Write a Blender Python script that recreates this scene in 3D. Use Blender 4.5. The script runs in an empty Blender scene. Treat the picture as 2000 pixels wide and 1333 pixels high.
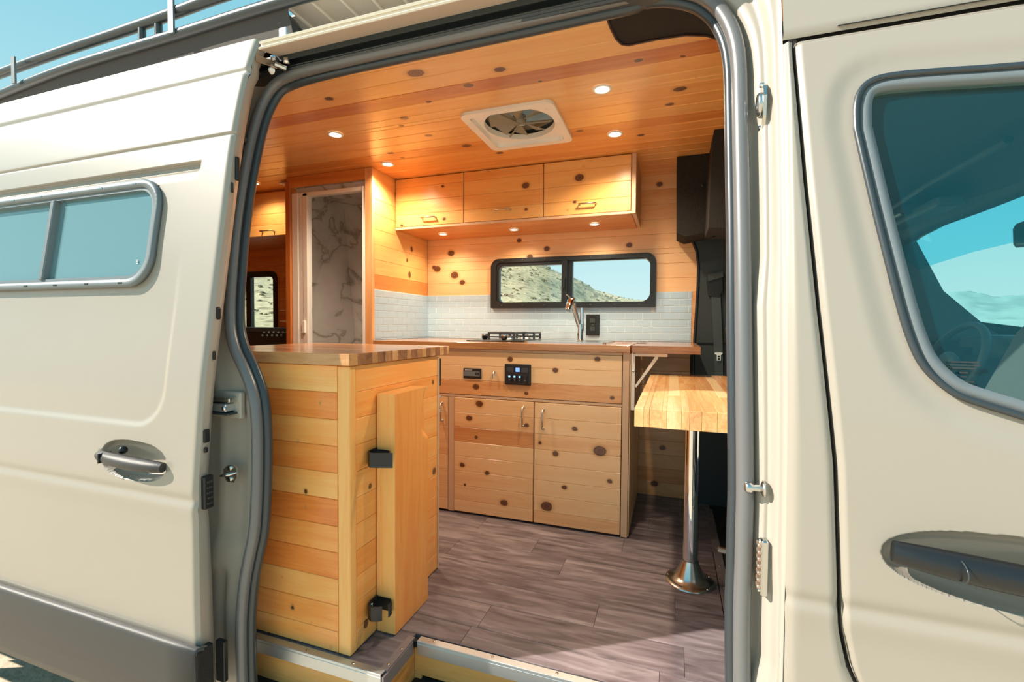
import bpy, bmesh, math, random
from mathutils import Vector, Matrix, noise
random.seed(7)
PI = math.pi
C = bpy.context.scene.collection
# ------------------------------------------------------------------ camera
RC = Matrix(((0.9446470122725312, -0.017376267200682072, 0.3276279712459708),
             (0.3280100195566318, 0.028186813422085285, -0.9442536368050517),
             (0.00717281500097388, 0.9994516340910544, 0.03232617882897313)))
CP = Vector((0, 0, 1.007))
F = 905.194
cam_d = bpy.data.cameras.new('camera'); cam = bpy.data.objects.new('camera', cam_d); C.objects.link(cam)
cam_d.sensor_width = 36; cam_d.lens = 16.2935; cam_d.clip_start = 0.02; cam_d.clip_end = 9000
m4 = RC.to_4x4(); m4.translation = CP; cam.matrix_world = m4
sc = bpy.context.scene; sc.camera = cam
sc.view_settings.view_transform = 'Standard'; sc.view_settings.look = 'None'
sc.view_settings.gamma = 1; sc.view_settings.use_curve_mapping = False
sc.view_settings.exposure = 0.3
# ------------------------------------------------------------------ sky and sun
SUN_DIR = Vector((1.2, 0.6, -1.0))          # the way the light travels
sun_d = bpy.data.lights.new('sun', 'SUN'); sun_d.energy = 6.6; sun_d.angle = 0.009; sun_d.color = (1, .91, .80)
sun = bpy.data.objects.new('sun', sun_d); C.objects.link(sun)
sun.rotation_euler = SUN_DIR.to_track_quat('-Z', 'Y').to_euler(); sun.location = (-8, -6, 8)
w = bpy.data.worlds.new('sky'); sc.world = w; w.use_nodes = True
nt = w.node_tree; nt.nodes.clear()
tc = nt.nodes.new('ShaderNodeTexCoord'); sp = nt.nodes.new('ShaderNodeSeparateXYZ')
nt.links.new(tc.outputs['Generated'], sp.inputs[0])
rp = nt.nodes.new('ShaderNodeValToRGB'); nt.links.new(sp.outputs['Z'], rp.inputs[0])
e = rp.color_ramp.elements
e[0].position = 0.0; e[0].color = (.80, .93, .92, 1)
e[1].position = 1.0; e[1].color = (.10, .36, .55, 1)
for p_, c_ in ((.08, (.70, .90, .92, 1)), (.25, (.45, .78, .86, 1)), (.5, (.27, .64, .77, 1))):
    q_ = e.new(p_); q_.color = c_
bg = nt.nodes.new('ShaderNodeBackground'); bg.inputs[1].default_value = 0.83
ou = nt.nodes.new('ShaderNodeOutputWorld')
nt.links.new(rp.outputs[0], bg.inputs[0]); nt.links.new(bg.outputs[0], ou.inputs[0])

# ------------------------------------------------------------------ where a picture ray meets a real plane
def ray(px, py): return RC @ Vector(((px-1000)/F, -(py-666.5)/F, -1))
def onY(px, py, y): r = ray(px, py); return CP + r*((y-CP.y)/r.y)
def onX(px, py, x): r = ray(px, py); return CP + r*((x-CP.x)/r.x)
def onZ(px, py, z): r = ray(px, py); return CP + r*((z-CP.z)/r.z)
def depth(p): return (p-CP).dot(-RC.col[2])

# ------------------------------------------------------------------ materials
def base_mat(name):
    m = bpy.data.materials.new(name); m.use_nodes = True
    return m, m.node_tree, m.node_tree.nodes['Principled BSDF']
def mat(name, col, rough=.5, metal=0, coat=0, bump=0, bscale=50, emit=None, estr=1, spec=.5, vary=0, vscale=4, trans=0):
    m, t, b = base_mat(name)
    b.inputs['Base Color'].default_value = (*col, 1); b.inputs['Roughness'].default_value = rough
    b.inputs['Metallic'].default_value = metal; b.inputs['Coat Weight'].default_value = coat
    b.inputs['Coat Roughness'].default_value = .08; b.inputs['Specular IOR Level'].default_value = spec
    if trans: b.inputs['Transmission Weight'].default_value = trans
    g = t.nodes.new('ShaderNodeNewGeometry')
    if vary:
        n = t.nodes.new('ShaderNodeTexNoise'); n.inputs['Scale'].default_value = vscale; n.inputs['Detail'].default_value = 5
        t.links.new(g.outputs['Position'], n.inputs['Vector'])
        x = t.nodes.new('ShaderNodeMix'); x.data_type = 'RGBA'
        x.inputs[6].default_value = tuple(c*(1-vary) for c in col)+(1,)
        x.inputs[7].default_value = tuple(min(1, c*(1+vary)) for c in col)+(1,)
        t.links.new(n.outputs['Fac'], x.inputs[0]); t.links.new(x.outputs[2], b.inputs['Base Color'])
    if bump:
        n = t.nodes.new('ShaderNodeTexNoise'); n.inputs['Scale'].default_value = bscale; n.inputs['Detail'].default_value = 6
        t.links.new(g.outputs['Position'], n.inputs['Vector'])
        u = t.nodes.new('ShaderNodeBump'); u.inputs['Strength'].default_value = bump; u.inputs['Distance'].default_value = .01
        t.links.new(n.outputs['Fac'], u.inputs['Height']); t.links.new(u.outputs[0], b.inputs['Normal'])
    if emit:
        b.inputs['Emission Color'].default_value = (*emit, 1); b.inputs['Emission Strength'].default_value = estr
    return m
def ramp(t, fac, stops, interp='LINEAR'):
    r = t.nodes.new('ShaderNodeValToRGB'); r.color_ramp.interpolation = interp
    el = r.color_ramp.elements
    el[0].position, el[0].color = stops[0][0], (*stops[0][1], 1)
    el[1].position, el[1].color = stops[-1][0], (*stops[-1][1], 1)
    for p, c in stops[1:-1]:
        q = el.new(p); q.color = (*c, 1)
    t.links.new(fac, r.inputs[0]); return r.outputs[0]
def math_n(t, op, a, b=None):
    n = t.nodes.new('ShaderNodeMath'); n.operation = op
    for i, v in enumerate((a, b)):
        if v is None: continue
        if isinstance(v, (int, float)): n.inputs[i].default_value = v
        else: t.links.new(v, n.inputs[i])
    return n.outputs[0]
def mixc(t, fac, a, b, mode='MIX'):
    x = t.nodes.new('ShaderNodeMix'); x.data_type = 'RGBA'; x.blend_type = mode
    for i, v in ((0, fac), (6, a), (7, b)):
        if isinstance(v, (int, float)): x.inputs[i].default_value = v
        elif isinstance(v, tuple): x.inputs[i].default_value = (*v, 1)
        else: t.links.new(v, x.inputs[i])
    return x.outputs[2]
def wood(name, tones, knots=(), grain_axis='X', rough=.35, coat=.35, sat_spread=.16, tiny=True, ring=9.0):
    """pine or butcher block: tone read from the board's own object colour, grain along local X, knots at real points"""
    m, t, b = base_mat(name)
    tc = t.nodes.new('ShaderNodeTexCoord'); oi = t.nodes.new('ShaderNodeObjectInfo'); g = t.nodes.new('ShaderNodeNewGeometry')
    sepc = t.nodes.new('ShaderNodeSeparateColor'); t.links.new(oi.outputs['Color'], sepc.inputs[0])
    off = t.nodes.new('ShaderNodeCombineXYZ')
    r100 = math_n(t, 'MULTIPLY', oi.outputs['Random'], 37.0); r50 = math_n(t, 'MULTIPLY', oi.outputs['Random'], 91.0)
    t.links.new(r100, off.inputs[0]); t.links.new(r50, off.inputs[2])
    va = t.nodes.new('ShaderNodeVectorMath'); va.operation = 'ADD'
    t.links.new(tc.outputs['Object'], va.inputs[0]); t.links.new(off.outputs[0], va.inputs[1])
    mp = t.nodes.new('ShaderNodeMapping')
    s = {'X': (1.0, 14, 14), 'Z': (14, 14, 1.0), 'Y': (14, 1.0, 14)}[grain_axis]
    mp.inputs['Scale'].default_value = s
    t.links.new(va.outputs[0], mp.inputs[0])
    n1 = t.nodes.new('ShaderNodeTexNoise'); n1.inputs['Scale'].default_value = 1.6; n1.inputs['Detail'].default_value = 4; n1.inputs['Distortion'].default_value = .6
    t.links.new(mp.outputs[0], n1.inputs['Vector'])
    rings = math_n(t, 'MULTIPLY', n1.outputs['Fac'], ring); fr = math_n(t, 'FRACT', rings)
    sn = math_n(t, 'SINE', math_n(t, 'MULTIPLY', fr, 6.283))
    n2 = t.nodes.new('ShaderNodeTexNoise'); n2.inputs['Scale'].default_value = 16; n2.inputs['Detail'].default_value = 4
    t.links.new(mp.outputs[0], n2.inputs['Vector'])
    tone = math_n(t, 'ADD', sepc.outputs['Red'], math_n(t, 'MULTIPLY', math_n(t, 'SUBTRACT', n1.outputs['Fac'], .5), sat_spread*4))
    tone = math_n(t, 'ADD', tone, math_n(t, 'MULTIPLY', sn, sat_spread*.25))
    tone = math_n(t, 'ADD', tone, math_n(t, 'MULTIPLY', math_n(t, 'SUBTRACT', n2.outputs['Fac'], .5), sat_spread*.9))
    col = ramp(t, tone, tones)
    d = None
    if knots:
        nw = t.nodes.new('ShaderNodeTexNoise'); nw.inputs['Scale'].default_value = 45; t.links.new(g.outputs['Position'], nw.inputs['Vector'])
        wv = t.nodes.new('ShaderNodeVectorMath'); wv.operation = 'MULTIPLY_ADD'; wv.inputs[1].default_value = (.008, .008, .008)
        t.links.new(nw.outputs['Color'], wv.inputs[0]); t.links.new(g.outputs['Position'], wv.inputs[2])
        for (k, rad, st) in knots:
            sb = t.nodes.new('ShaderNodeVectorMath'); sb.operation = 'SUBTRACT'; sb.inputs[1].default_value = (k[0]+.004, k[1]+.004, k[2]+.004)
            t.links.new(wv.outputs[0], sb.inputs[0])
            ml = t.nodes.new('ShaderNodeVectorMath'); ml.operation = 'MULTIPLY'; ml.inputs[1].default_value = tuple(1/(rad*q) for q in st)
            t.links.new(sb.outputs[0], ml.inputs[0])
            ln = t.nodes.new('ShaderNodeVectorMath'); ln.operation = 'LENGTH'; t.links.new(ml.outputs[0], ln.inputs[0])
            d = ln.outputs['Value'] if d is None else math_n(t, 'MINIMUM', d, ln.outputs['Value'])
    if tiny:
        v = t.nodes.new('ShaderNodeTexVoronoi'); v.inputs['Scale'].default_value = 1.0
        mp2 = t.nodes.new('ShaderNodeMapping'); mp2.inputs['Scale'].default_value = {'X': (3.2, 9, 9), 'Z': (9, 9, 3.2), 'Y': (9, 3.2, 9)}[grain_axis]
        t.links.new(va.outputs[0], mp2.inputs[0]); t.links.new(mp2.outputs[0], v.inputs['Vector'])
        dv = math_n(t, 'MULTIPLY', v.outputs['Distance'], 32.0)
        d = dv if d is None else math_n(t, 'MINIMUM', d, dv)
    if d is not None:
        dd = math_n(t, 'MULTIPLY', d, .36)
        kc = ramp(t, dd, [(0, (.17, .055, .02)), (.20, (.10, .03, .012)), (.30, (.20, .07, .025)), (.38, (.045, .014, .008)), (.44, (.30, .10, .03)), (.52, (.55, .26, .08))])
        kf = ramp(t, dd, [(0, (1, 1, 1)), (.42, (1, 1, 1)), (.50, (.5, .5, .5)), (.78, (0, 0, 0))])
        col = mixc(t, kf, col, kc)
    t.links.new(col, b.inputs['Base Color'])
    b.inputs['Roughness'].default_value = rough; b.inputs['Coat Weight'].default_value = coat; b.inputs['Coat Roughness'].default_value = .18
    bp = t.nodes.new('ShaderNodeBump'); bp.inputs['Strength'].default_value = .08; bp.inputs['Distance'].default_value = .002
    t.links.new(n2.outputs['Fac'], bp.inputs['Height']); t.links.new(bp.outputs[0], b.inputs['Normal'])
    return m
PINE = [(0.0, (.90, .55, .20)), (.35, (.84, .42, .125)), (.65, (.72, .28, .065)), (1.0, (.50, .145, .03))]
PINE_PALE = [(0.0, (.90, .59, .32)), (.35, (.86, .50, .235)), (.65, (.74, .34, .13)), (1.0, (.52, .18, .055))]
BLOCK = [(0.0, (.72, .43, .19)), (.3, (.55, .27, .105)), (.6, (.34, .145, .06)), (1.0, (.14, .055, .028))]
def knotset(lst, fn, st):
    out = []
    for (px, py, r) in lst:
        p = fn(px, py); out.append((tuple(p), r*depth(p)/F*.74, st))
    return out
SX = (1.25, 1, 1)
KN_kitchen = knotset([(997,702,5),(1167,702,5),(1085,724,5),(930,756,6),(1028,769,4),(1196,777,4),(937,789,7),(917,817,6),(1029,831,5),(931,854,4),(1123,838,5),(1055,865,4),(1172,881,11),(1085,886,6),(904,908,5),(952,924,5),(909,947,3),(985,982,7),(1068,989,10),(1103,952,5),(1191,940,5)], lambda a, b: onY(a, b, 2.236), SX)
KN_over = knotset([(866,365,4),(869,429,4),(786,441,4),(1028,363,7),(955,336,3),(1028,410,4),(1132,348,8),(1123,396,4),(1109,411,3),(1140,326,3)], lambda a, b: onY(a, b, 2.478), SX)
KN_back = knotset([(1255,332,4),(1288,360,5),(881,495,6),(1014,470,4),(1068,486,5),(1035,502,5),(1229,479,5),(854,526,6),(848,523,4),(888,538,7),(903,552,5),(1294,875,5),(1278,945,6)], lambda a, b: onY(a, b, 2.87), SX)
KN_part = knotset([(804,487,4),(795,509,3),(800,537,5)], lambda a, b: onX(a, b, -1.622), (1, 1, 1.3))
KN_ceil = [(k, r*1.1, (1.15, .8, 1)) for (k, r, s) in knotset([(812,143,15),(976,136,10),(915,167,9),(1055,159,4),(837,199,5),(1247,118,7),(1334,110,5),(1328,174,11),(1308,204,7),(790,231,7),(784,246,4),(837,265,6),(911,285,9),(762,299,6),(1132,256,6),(1252,264,6),(976,299,6),(786,308,4),(1156,36,7),(643,193,8)], lambda a, b: onZ(a, b, 1.9), SX)]
KN_lf = knotset([(623,788,4),(625,803,3),(628,818,3),(579,864,4),(587,916,3),(594,963,6),(594,993,4),(548,1130,3),(568,1188,6),(605,1219,3),(642,1236,3),(644,1267,4)], lambda a, b: onY(a, b, 1.13), (1, 1, 1.2))
KN_lr = knotset([(847,747,4),(725,951,5),(850,921,6),(717,1219,7)], lambda a, b: onX(a, b, -.9), (1, 1.2, 1.3))
M = {}
M['w_kitchen'] = wood('knotty_pine_base_cabinet', PINE_PALE, KN_kitchen, tiny=False)
M['w_over'] = wood('knotty_pine_overhead', PINE, KN_over, tiny=False)
M['w_back'] = wood('knotty_pine_back_wall', PINE_PALE, KN_back, tiny=False)
M['w_part'] = wood('knotty_pine_side_wall', PINE, KN_part, tiny=False)
M['w_ceil'] = wood('knotty_pine_ceiling', PINE, KN_ceil, tiny=False, coat=.5)
PINE_HOT = [(0.0, (.97, .53, .17)), (.35, (.94, .37, .085)), (.65, (.86, .25, .045)), (1.0, (.56, .13, .022))]
M['w_lf'] = wood('knotty_pine_low_cabinet', PINE_HOT, KN_lf, tiny=False)
M['w_lr'] = wood('knotty_pine_low_cabinet_end', PINE_HOT, KN_lr, tiny=False)
M['w_plain'] = wood('pine_plain', PINE, (), tiny=False)
M['w_plainz'] = wood('pine_plain_upright', PINE, (), 'Z', tiny=False)
M['w_hotz'] = wood('pine_warm_upright', PINE_HOT, (), 'Z', tiny=False)
M['w_palez'] = wood('pine_pale_upright', PINE_PALE, (), 'Z', tiny=False)
M['w_step'] = wood('pine_step', PINE, (), tiny=True)
M['block_t'] = wood('table_butcher_block', [(0.0, (.95, .68, .36)), (.25, (.88, .50, .20)), (.55, (.66, .30, .115)), (1.0, (.28, .12, .055))], (), 'X', rough=.22, coat=.6, sat_spread=.2, tiny=False)
M['block_x'] = wood('butcher_block', BLOCK, (), 'X', rough=.22, coat=.6, sat_spread=.2, tiny=False)
M['paint'] = mat('beige_paint', (.355, .320, .268), .38, coat=.6, vary=.03, vscale=2)
M['paint_in'] = mat('beige_paint_lightened', (.42, .38, .325), .4, coat=.3, bump=.04, bscale=14)  # same paint as the body, brightness put into its colour for shaded frames
M['cladding'] = mat('grey_plastic_cladding', (.045, .043, .041), .42, bump=.15, bscale=600)
M['rubber'] = mat('dark_rubber', (.035, .045, .052), .33, spec=.6)
M['seal'] = mat('grey_rubber_seal', (.14, .142, .145), .34, spec=.8)
M['black'] = mat('black_plastic', (.012, .014, .016), .35)
M['blackm'] = mat('matt_black', (.016, .014, .013), .8, bump=.3, bscale=200)
M['carpet'] = mat('charcoal_carpet', (.022, .020, .019), .95, bump=.9, bscale=180, vary=.5, vscale=60)
M['darktrim'] = mat('dark_grey_trim', (.03, .042, .046), .55, vary=.1, vscale=20)
M['belt'] = mat('seat_belt_webbing', (.05, .068, .072), .6, bump=.3, bscale=400)
M['framegrey'] = mat('grey_window_rubber', (.16, .19, .205), .38)
M['rack'] = mat('black_powder_coated_tube', (.035, .045, .05), .3, spec=.7)
M['rackgrey'] = mat('grey_steel_plate', (.14, .18, .20), .5)
M['steel'] = mat('brushed_steel', (.62, .62, .60), .22, metal=1)
M['chrome'] = mat('polished_chrome', (.8, .8, .8), .06, metal=1)
M['satin'] = mat('satin_nickel', (.66, .62, .56), .28, metal=1)
M['alu'] = mat('aluminium_edging', (.62, .66, .68), .35, metal=.85)
M['aludark'] = mat('aluminium_groove', (.26, .22, .22), .5, metal=.4)
M['white'] = mat('white_plastic', (.90, .88, .84), .35, spec=.5)
M['offwhite'] = mat('white_painted_bracket', (.80, .70, .60), .4)
M['tile'] = mat('pale_glazed_tile', (.44, .60, .73), .12, coat=.5, vary=.05, vscale=3)
M['grout'] = mat('white_grout', (.70, .80, .86), .8)
M['cream'] = mat('cream_awning_metal', (.80, .72, .60), .45)
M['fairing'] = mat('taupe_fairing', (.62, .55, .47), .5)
M['fairing_shade'] = mat('shaded_taupe_fairing', (.06, .048, .04), .55)  # shade below the rack rail put into the fairing's colour
M['edge'] = mat('bright_edge', (.85, .80, .70), .35)
M['sand'] = None
M['beltbuckle'] = mat('pale_belt_plate', (.75, .85, .84), .35)
M['dark_wood_trim'] = mat('dark_brown_trim', (.06, .025, .018), .5)  # plain dark brown for the header cover's edge
M['copper'] = mat('warm_grey_metal_plate', (.50, .36, .27), .4, metal=.7)
M['paneledge'] = mat('pale_plywood_edge', (.66, .42, .26), .5, vary=.1, vscale=9)
def led(name, col, s): return mat(name, col, .4, emit=col, estr=s)
M['led'] = led('warm_led', (1, .80, .52), 14)
M['blueled'] = led('blue_led', (.15, .55, 1), 4)
M['bluescreen'] = led('blue_screen', (.12, .25, .95), 1.6)
M['lcd'] = mat('grey_screen', (.15, .18, .19), .2)
# marble
m, t, b = base_mat('veined_white_marble'); M['marble'] = m
g = t.nodes.new('ShaderNodeNewGeometry'); mp = t.nodes.new('ShaderNodeMapping'); mp.vector_type = 'TEXTURE'; mp.inputs['Rotation'].default_value = (0, .75, 0); mp.inputs['Scale'].default_value = (1.6, 1.2, .42)
t.links.new(g.outputs['Position'], mp.inputs[0])
n = t.nodes.new('ShaderNodeTexNoise'); n.inputs['Scale'].default_value = 2.9; n.inputs['Detail'].default_value = 7; n.inputs['Distortion'].default_value = .5
t.links.new(mp.outputs[0], n.inputs['Vector'])
vein = math_n(t, 'ABSOLUTE', math_n(t, 'SUBTRACT', n.outputs['Fac'], .5))
t.links.new(ramp(t, vein, [(0, (.42, .40, .36)), (.010, (.56, .54, .50)), (.035, (.80, .79, .77)), (.2, (.88, .88, .87))]), b.inputs['Base Color'])
b.inputs['Roughness'].default_value = .25
# vinyl floor boards
m, t, b = base_mat('dark_wood_look_vinyl'); M['vinyl'] = m
tc = t.nodes.new('ShaderNodeTexCoord'); oi = t.nodes.new('ShaderNodeObjectInfo')
of = t.nodes.new('ShaderNodeCombineXYZ'); t.links.new(math_n(t, 'MULTIPLY', oi.outputs['Random'], 50.0), of.inputs[0]); t.links.new(math_n(t, 'MULTIPLY', oi.outputs['Random'], 71.0), of.inputs[2])
va = t.nodes.new('ShaderNodeVectorMath'); va.operation = 'ADD'; t.links.new(tc.outputs['Object'], va.inputs[0]); t.links.new(of.outputs[0], va.inputs[1])
mp = t.nodes.new('ShaderNodeMapping'); mp.inputs['Scale'].default_value = (2.2, 16, 16); t.links.new(va.outputs[0], mp.inputs[0])
n = t.nodes.new('ShaderNodeTexNoise'); n.inputs['Scale'].default_value = 2.2; n.inputs['Detail'].default_value = 8; n.inputs['Distortion'].default_value = .8; t.links.new(mp.outputs[0], n.inputs['Vector'])
f_ = math_n(t, 'ADD', n.outputs['Fac'], math_n(t, 'MULTIPLY', math_n(t, 'SUBTRACT', oi.outputs['Random'], .5), .10))
t.links.new(ramp(t, f_, [(.25, (.07, .052, .056)), (.5, (.17, .135, .145)), (.75, (.30, .25, .265))]), b.inputs['Base Color'])
b.inputs['Roughness'].default_value = .38
bp = t.nodes.new('ShaderNodeBump'); bp.inputs['Strength'].default_value = .15; bp.inputs['Distance'].default_value = .003; t.links.new(n.outputs['Fac'], bp.inputs['Height']); t.links.new(bp.outputs[0], b.inputs['Normal'])
# sand and hills
def sandmat(name, c1, c2, c3, sc1, sc2, bump=.6):
    m, t, b = base_mat(name)
    g = t.nodes.new('ShaderNodeNewGeometry')
    n = t.nodes.new('ShaderNodeTexNoise'); n.inputs['Scale'].default_value = sc1; n.inputs['Detail'].default_value = 9; t.links.new(g.outputs['Position'], n.inputs['Vector'])
    n2 = t.nodes.new('ShaderNodeTexNoise'); n2.inputs['Scale'].default_value = sc2; n2.inputs['Detail'].default_value = 6; t.links.new(g.outputs['Position'], n2.inputs['Vector'])
    a = ramp(t, n.outputs['Fac'], [(.35, c1), (.65, c2)])
    k = ramp(t, n2.outputs['Fac'], [(.54, (0, 0, 0)), (.62, (1, 1, 1))])
    t.links.new(mixc(t, k, a, c3), b.inputs['Base Color'])
    b.inputs['Roughness'].default_value = .95; b.inputs['Specular IOR Level'].default_value = .1
    bp = t.nodes.new('ShaderNodeBump'); bp.inputs['Strength'].default_value = bump; bp.inputs['Distance'].default_value = .3/sc2
    t.links.new(n2.outputs['Fac'], bp.inputs['Height']); t.links.new(bp.outputs[0], b.inputs['Normal'])
    return m
M['sand'] = sandmat('desert_sand', (.60, .49, .36), (.68, .57, .43), (.53, .43, .32), .4, 9)
M['hill'] = sandmat('scrubby_hillside', (.50, .41, .25), (.60, .50, .32), (.30, .24, .15), .05, .9, .8)
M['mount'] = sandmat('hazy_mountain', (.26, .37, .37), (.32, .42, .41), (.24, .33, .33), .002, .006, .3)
M['scrub'] = mat('dark_desert_scrub', (.20, .17, .10), .95, vary=.4, vscale=.5)
M['rock'] = mat('brown_rock', (.22, .18, .12), .95, vary=.3, vscale=.7)
# thin window glass: mostly clear, tinted, with a Fresnel reflection and an optional diffuse body
def glass(name, tint, refl=1.0, body=None, bfac=0):
    m = bpy.data.materials.new(name); m.use_nodes = True; t = m.node_tree; t.nodes.clear()
    o = t.nodes.new('ShaderNodeOutputMaterial'); tr = t.nodes.new('ShaderNodeBsdfTransparent'); tr.inputs[0].default_value = (*tint, 1)
    gl = t.nodes.new('ShaderNodeBsdfGlossy'); gl.inputs['Roughness'].default_value = .01; gl.inputs[0].default_value = (.85, 1, 1, 1)
    fr = t.nodes.new('ShaderNodeLayerWeight'); fw = math_n(t, 'ADD', math_n(t, 'MULTIPLY', math_n(t, 'POWER', fr.outputs['Facing'], 4.5), .9), .045)
    mx = t.nodes.new('ShaderNodeMixShader'); t.links.new(math_n(t, 'MULTIPLY', fw, refl), mx.inputs[0])
    src = tr.outputs[0]
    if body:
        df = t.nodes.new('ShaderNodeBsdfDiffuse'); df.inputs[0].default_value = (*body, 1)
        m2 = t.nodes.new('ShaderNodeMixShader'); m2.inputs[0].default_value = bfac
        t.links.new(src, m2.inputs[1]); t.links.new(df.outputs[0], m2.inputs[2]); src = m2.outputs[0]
    t.links.new(src, mx.inputs[1]); t.links.new(gl.outputs[0], mx.inputs[2]); t.links.new(mx.outputs[0], o.inputs[0])
    return m
M['g_clear'] = glass('clear_window_glass', (.93, .98, .98))
M['g_band'] = glass('blue_sunshade_band', (.28, .75, .88))
M['g_teal'] = glass('green_tinted_cab_glass', (.66, .96, .92), .9, (.0, .25, .36), .09)  # blue body paints the sky's reflection into the glass colour
M['g_dark'] = glass('dark_glass_painted_sky', (.10, .22, .25), 1.5, (.20, .38, .43), .65)  # diffuse teal body stands in for sky reflected in the pane
M['acrylic'] = glass('smoky_fan_cover', (.60, .50, .40), .6, (.34, .31, .24), .75)

# ------------------------------------------------------------------ building helpers
class MB:
    def __init__(s): s.v = []; s.f = []; s.sm = []
    def add(s, vs, fs, smooth=False):
        o = len(s.v); s.v += [tuple(v) for v in vs]; s.f += [tuple(i+o for i in f) for f in fs]; s.sm += [smooth]*len(fs); return s
    def box(s, x0, x1, y0, y1, z0, z1, c=0):
        if x0 > x1: x0, x1 = x1, x0
        if y0 > y1: y0, y1 = y1, y0
        if z0 > z1: z0, z1 = z1, z0
        if c <= 0:
            vs = [(x, y, z) for z in (z0, z1) for y in (y0, y1) for x in (x0, x1)]
            return s.add(vs, [(0, 2, 3, 1), (4, 5, 7, 6), (0, 1, 5, 4), (2, 6, 7, 3), (0, 4, 6, 2), (1, 3, 7, 5)])
        bm = bmesh.new(); bmesh.ops.create_cube(bm, size=1)
        for v in bm.verts: v.co = Vector(((x0+x1)/2+v.co.x*(x1-x0), (y0+y1)/2+v.co.y*(y1-y0), (z0+z1)/2+v.co.z*(z1-z0)))
        bmesh.ops.bevel(bm, geom=bm.edges[:], offset=c, segments=1 if c < .004 else 3, affect='EDGES', profile=.5)
        bm.verts.index_update()
        s.add([v.co[:] for v in bm.verts], [[v.index for v in f.verts] for f in bm.faces]); bm.free(); return s
    def tube(s, pts, r, n=12, closed=False, cap=True, flat=None):
        P = [Vector(p) for p in pts]; N = len(P); vs = []; fs = []
        up = Vector((0, 0, 1)); prev = None
        for i in range(N):
            if closed: t_ = (P[(i+1) % N]-P[i-1]).normalized()
            else: t_ = (P[min(i+1, N-1)]-P[max(i-1, 0)]).normalized()
            if prev is None:
                a = up if abs(t_.z) < .9 else Vector((1, 0, 0)); u = t_.cross(a).normalized()
            else:
                u = (prev-t_*prev.dot(t_)).normalized()
            prev = u; w_ = t_.cross(u); rr_ = r[i] if isinstance(r, (list, tuple)) else r
            for k in range(n):
                a = 2*PI*k/n; vs.append(P[i]+(u*math.cos(a)+w_*math.sin(a))*rr_)
        M_ = N if closed else N-1
        for i in range(M_):
            for k in range(n):
                a = i*n+k; b_ = i*n+(k+1) % n; c = ((i+1) % N)*n+(k+1) % n; d = ((i+1) % N)*n+k; fs.append((a, b_, c, d))
        s.add(vs, fs, True)
        if cap and not closed:
            s.add(vs[:n], [tuple(range(n))[::-1]]); s.add(vs[-n:], [tuple(range(n))])
        return s
    def lathe(s, prof, c, axis='Z', n=32):
        vs = []; fs = []
        for (r, h) in prof:
            for k in range(n):
                a = 2*PI*k/n; x, y = r*math.cos(a), r*math.sin(a)
                vs.append((c[0]+x, c[1]+y, c[2]+h) if axis == 'Z' else ((c[0]+x, c[1]+h, c[2]+y) if axis == 'Y' else (c[0]+h, c[1]+x, c[2]+y)))
        for i in range(len(prof)-1):
            for k in range(n): fs.append((i*n+k, i*n+(k+1) % n, (i+1)*n+(k+1) % n, (i+1)*n+k))
        return s.add(vs, fs, True)
    def prism(s, poly, axis, a, b_):
        """polygon in the two other axes, extruded from a to b_ along axis"""
        n = len(poly)
        def P(u, v, w_): return {'Y': (u, w_, v), 'X': (w_, u, v), 'Z': (u, v, w_)}[axis]
        vs = [P(u, v, a) for u, v in poly]+[P(u, v, b_) for u, v in poly]
        fs = [tuple(range(n))[::-1], tuple(range(n, 2*n))]+[(i, (i+1) % n, n+(i+1) % n, n+i) for i in range(n)]
        return s.add(vs, fs)
    def ring(s, A, B, mapf, d0, d1, smooth=False):
        """closed frame between outline A and outline B (same count), from depth d0 (front) to d1"""
        n = len(A); vs = [mapf(u, v, d0) for u, v in A]+[mapf(u, v, d0) for u, v in B]+[mapf(u, v, d1) for u, v in B]+[mapf(u, v, d1) for u, v in A]
        fs = []
        for k in range(4):
            for i in range(n):
                j = (i+1) % n; k2 = (k+1) % 4
                fs.append((k*n+i, k*n+j, k2*n+j, k2*n+i))
        return s.add(vs, fs, smooth)
    def loft(s, rows, smooth=True, closed=False):
        n = len(rows[0]); vs = [p for r in rows for p in r]; fs = []
        for i in range(len(rows)-1):
            for k in range(n if closed else n-1):
                j = (k+1) % n; fs.append((i*n+k, i*n+j, (i+1)*n+j, (i+1)*n+k))
        return s.add(vs, fs, smooth)
    def sphere(s, c, r, n=16, sc_=(1, 1, 1)):
        pr = [(max(1e-4, math.sin(PI*i/8))*1, -math.cos(PI*i/8)) for i in range(9)]
        o = len(s.v); s.lathe([(a*r, b_*r) for a, b_ in pr], (0, 0, 0), 'Z', n)
        for i in range(o, len(s.v)): v = s.v[i]; s.v[i] = (c[0]+v[0]*sc_[0], c[1]+v[1]*sc_[1], c[2]+v[2]*sc_[2])
        return s
    def mesh(s, name, off=(0, 0, 0), recalc=True):
        me = bpy.data.meshes.new(name)
        me.from_pydata([(v[0]-off[0], v[1]-off[1], v[2]-off[2]) for v in s.v], [], s.f)
        me.polygons.foreach_set('use_smooth', s.sm); me.update()
        if recalc:
            bm = bmesh.new(); bm.from_mesh(me); bmesh.ops.recalc_face_normals(bm, faces=bm.faces[:]); bm.to_mesh(me); bm.free()
        return me
def wloc(o):
    v = Vector((0, 0, 0))
    while o: v += o.location; o = o.parent
    return v
def centre(mb):
    xs, ys, zs = zip(*mb.v); return Vector(((min(xs)+max(xs))/2, (min(ys)+max(ys))/2, (min(zs)+max(zs))/2))
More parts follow.
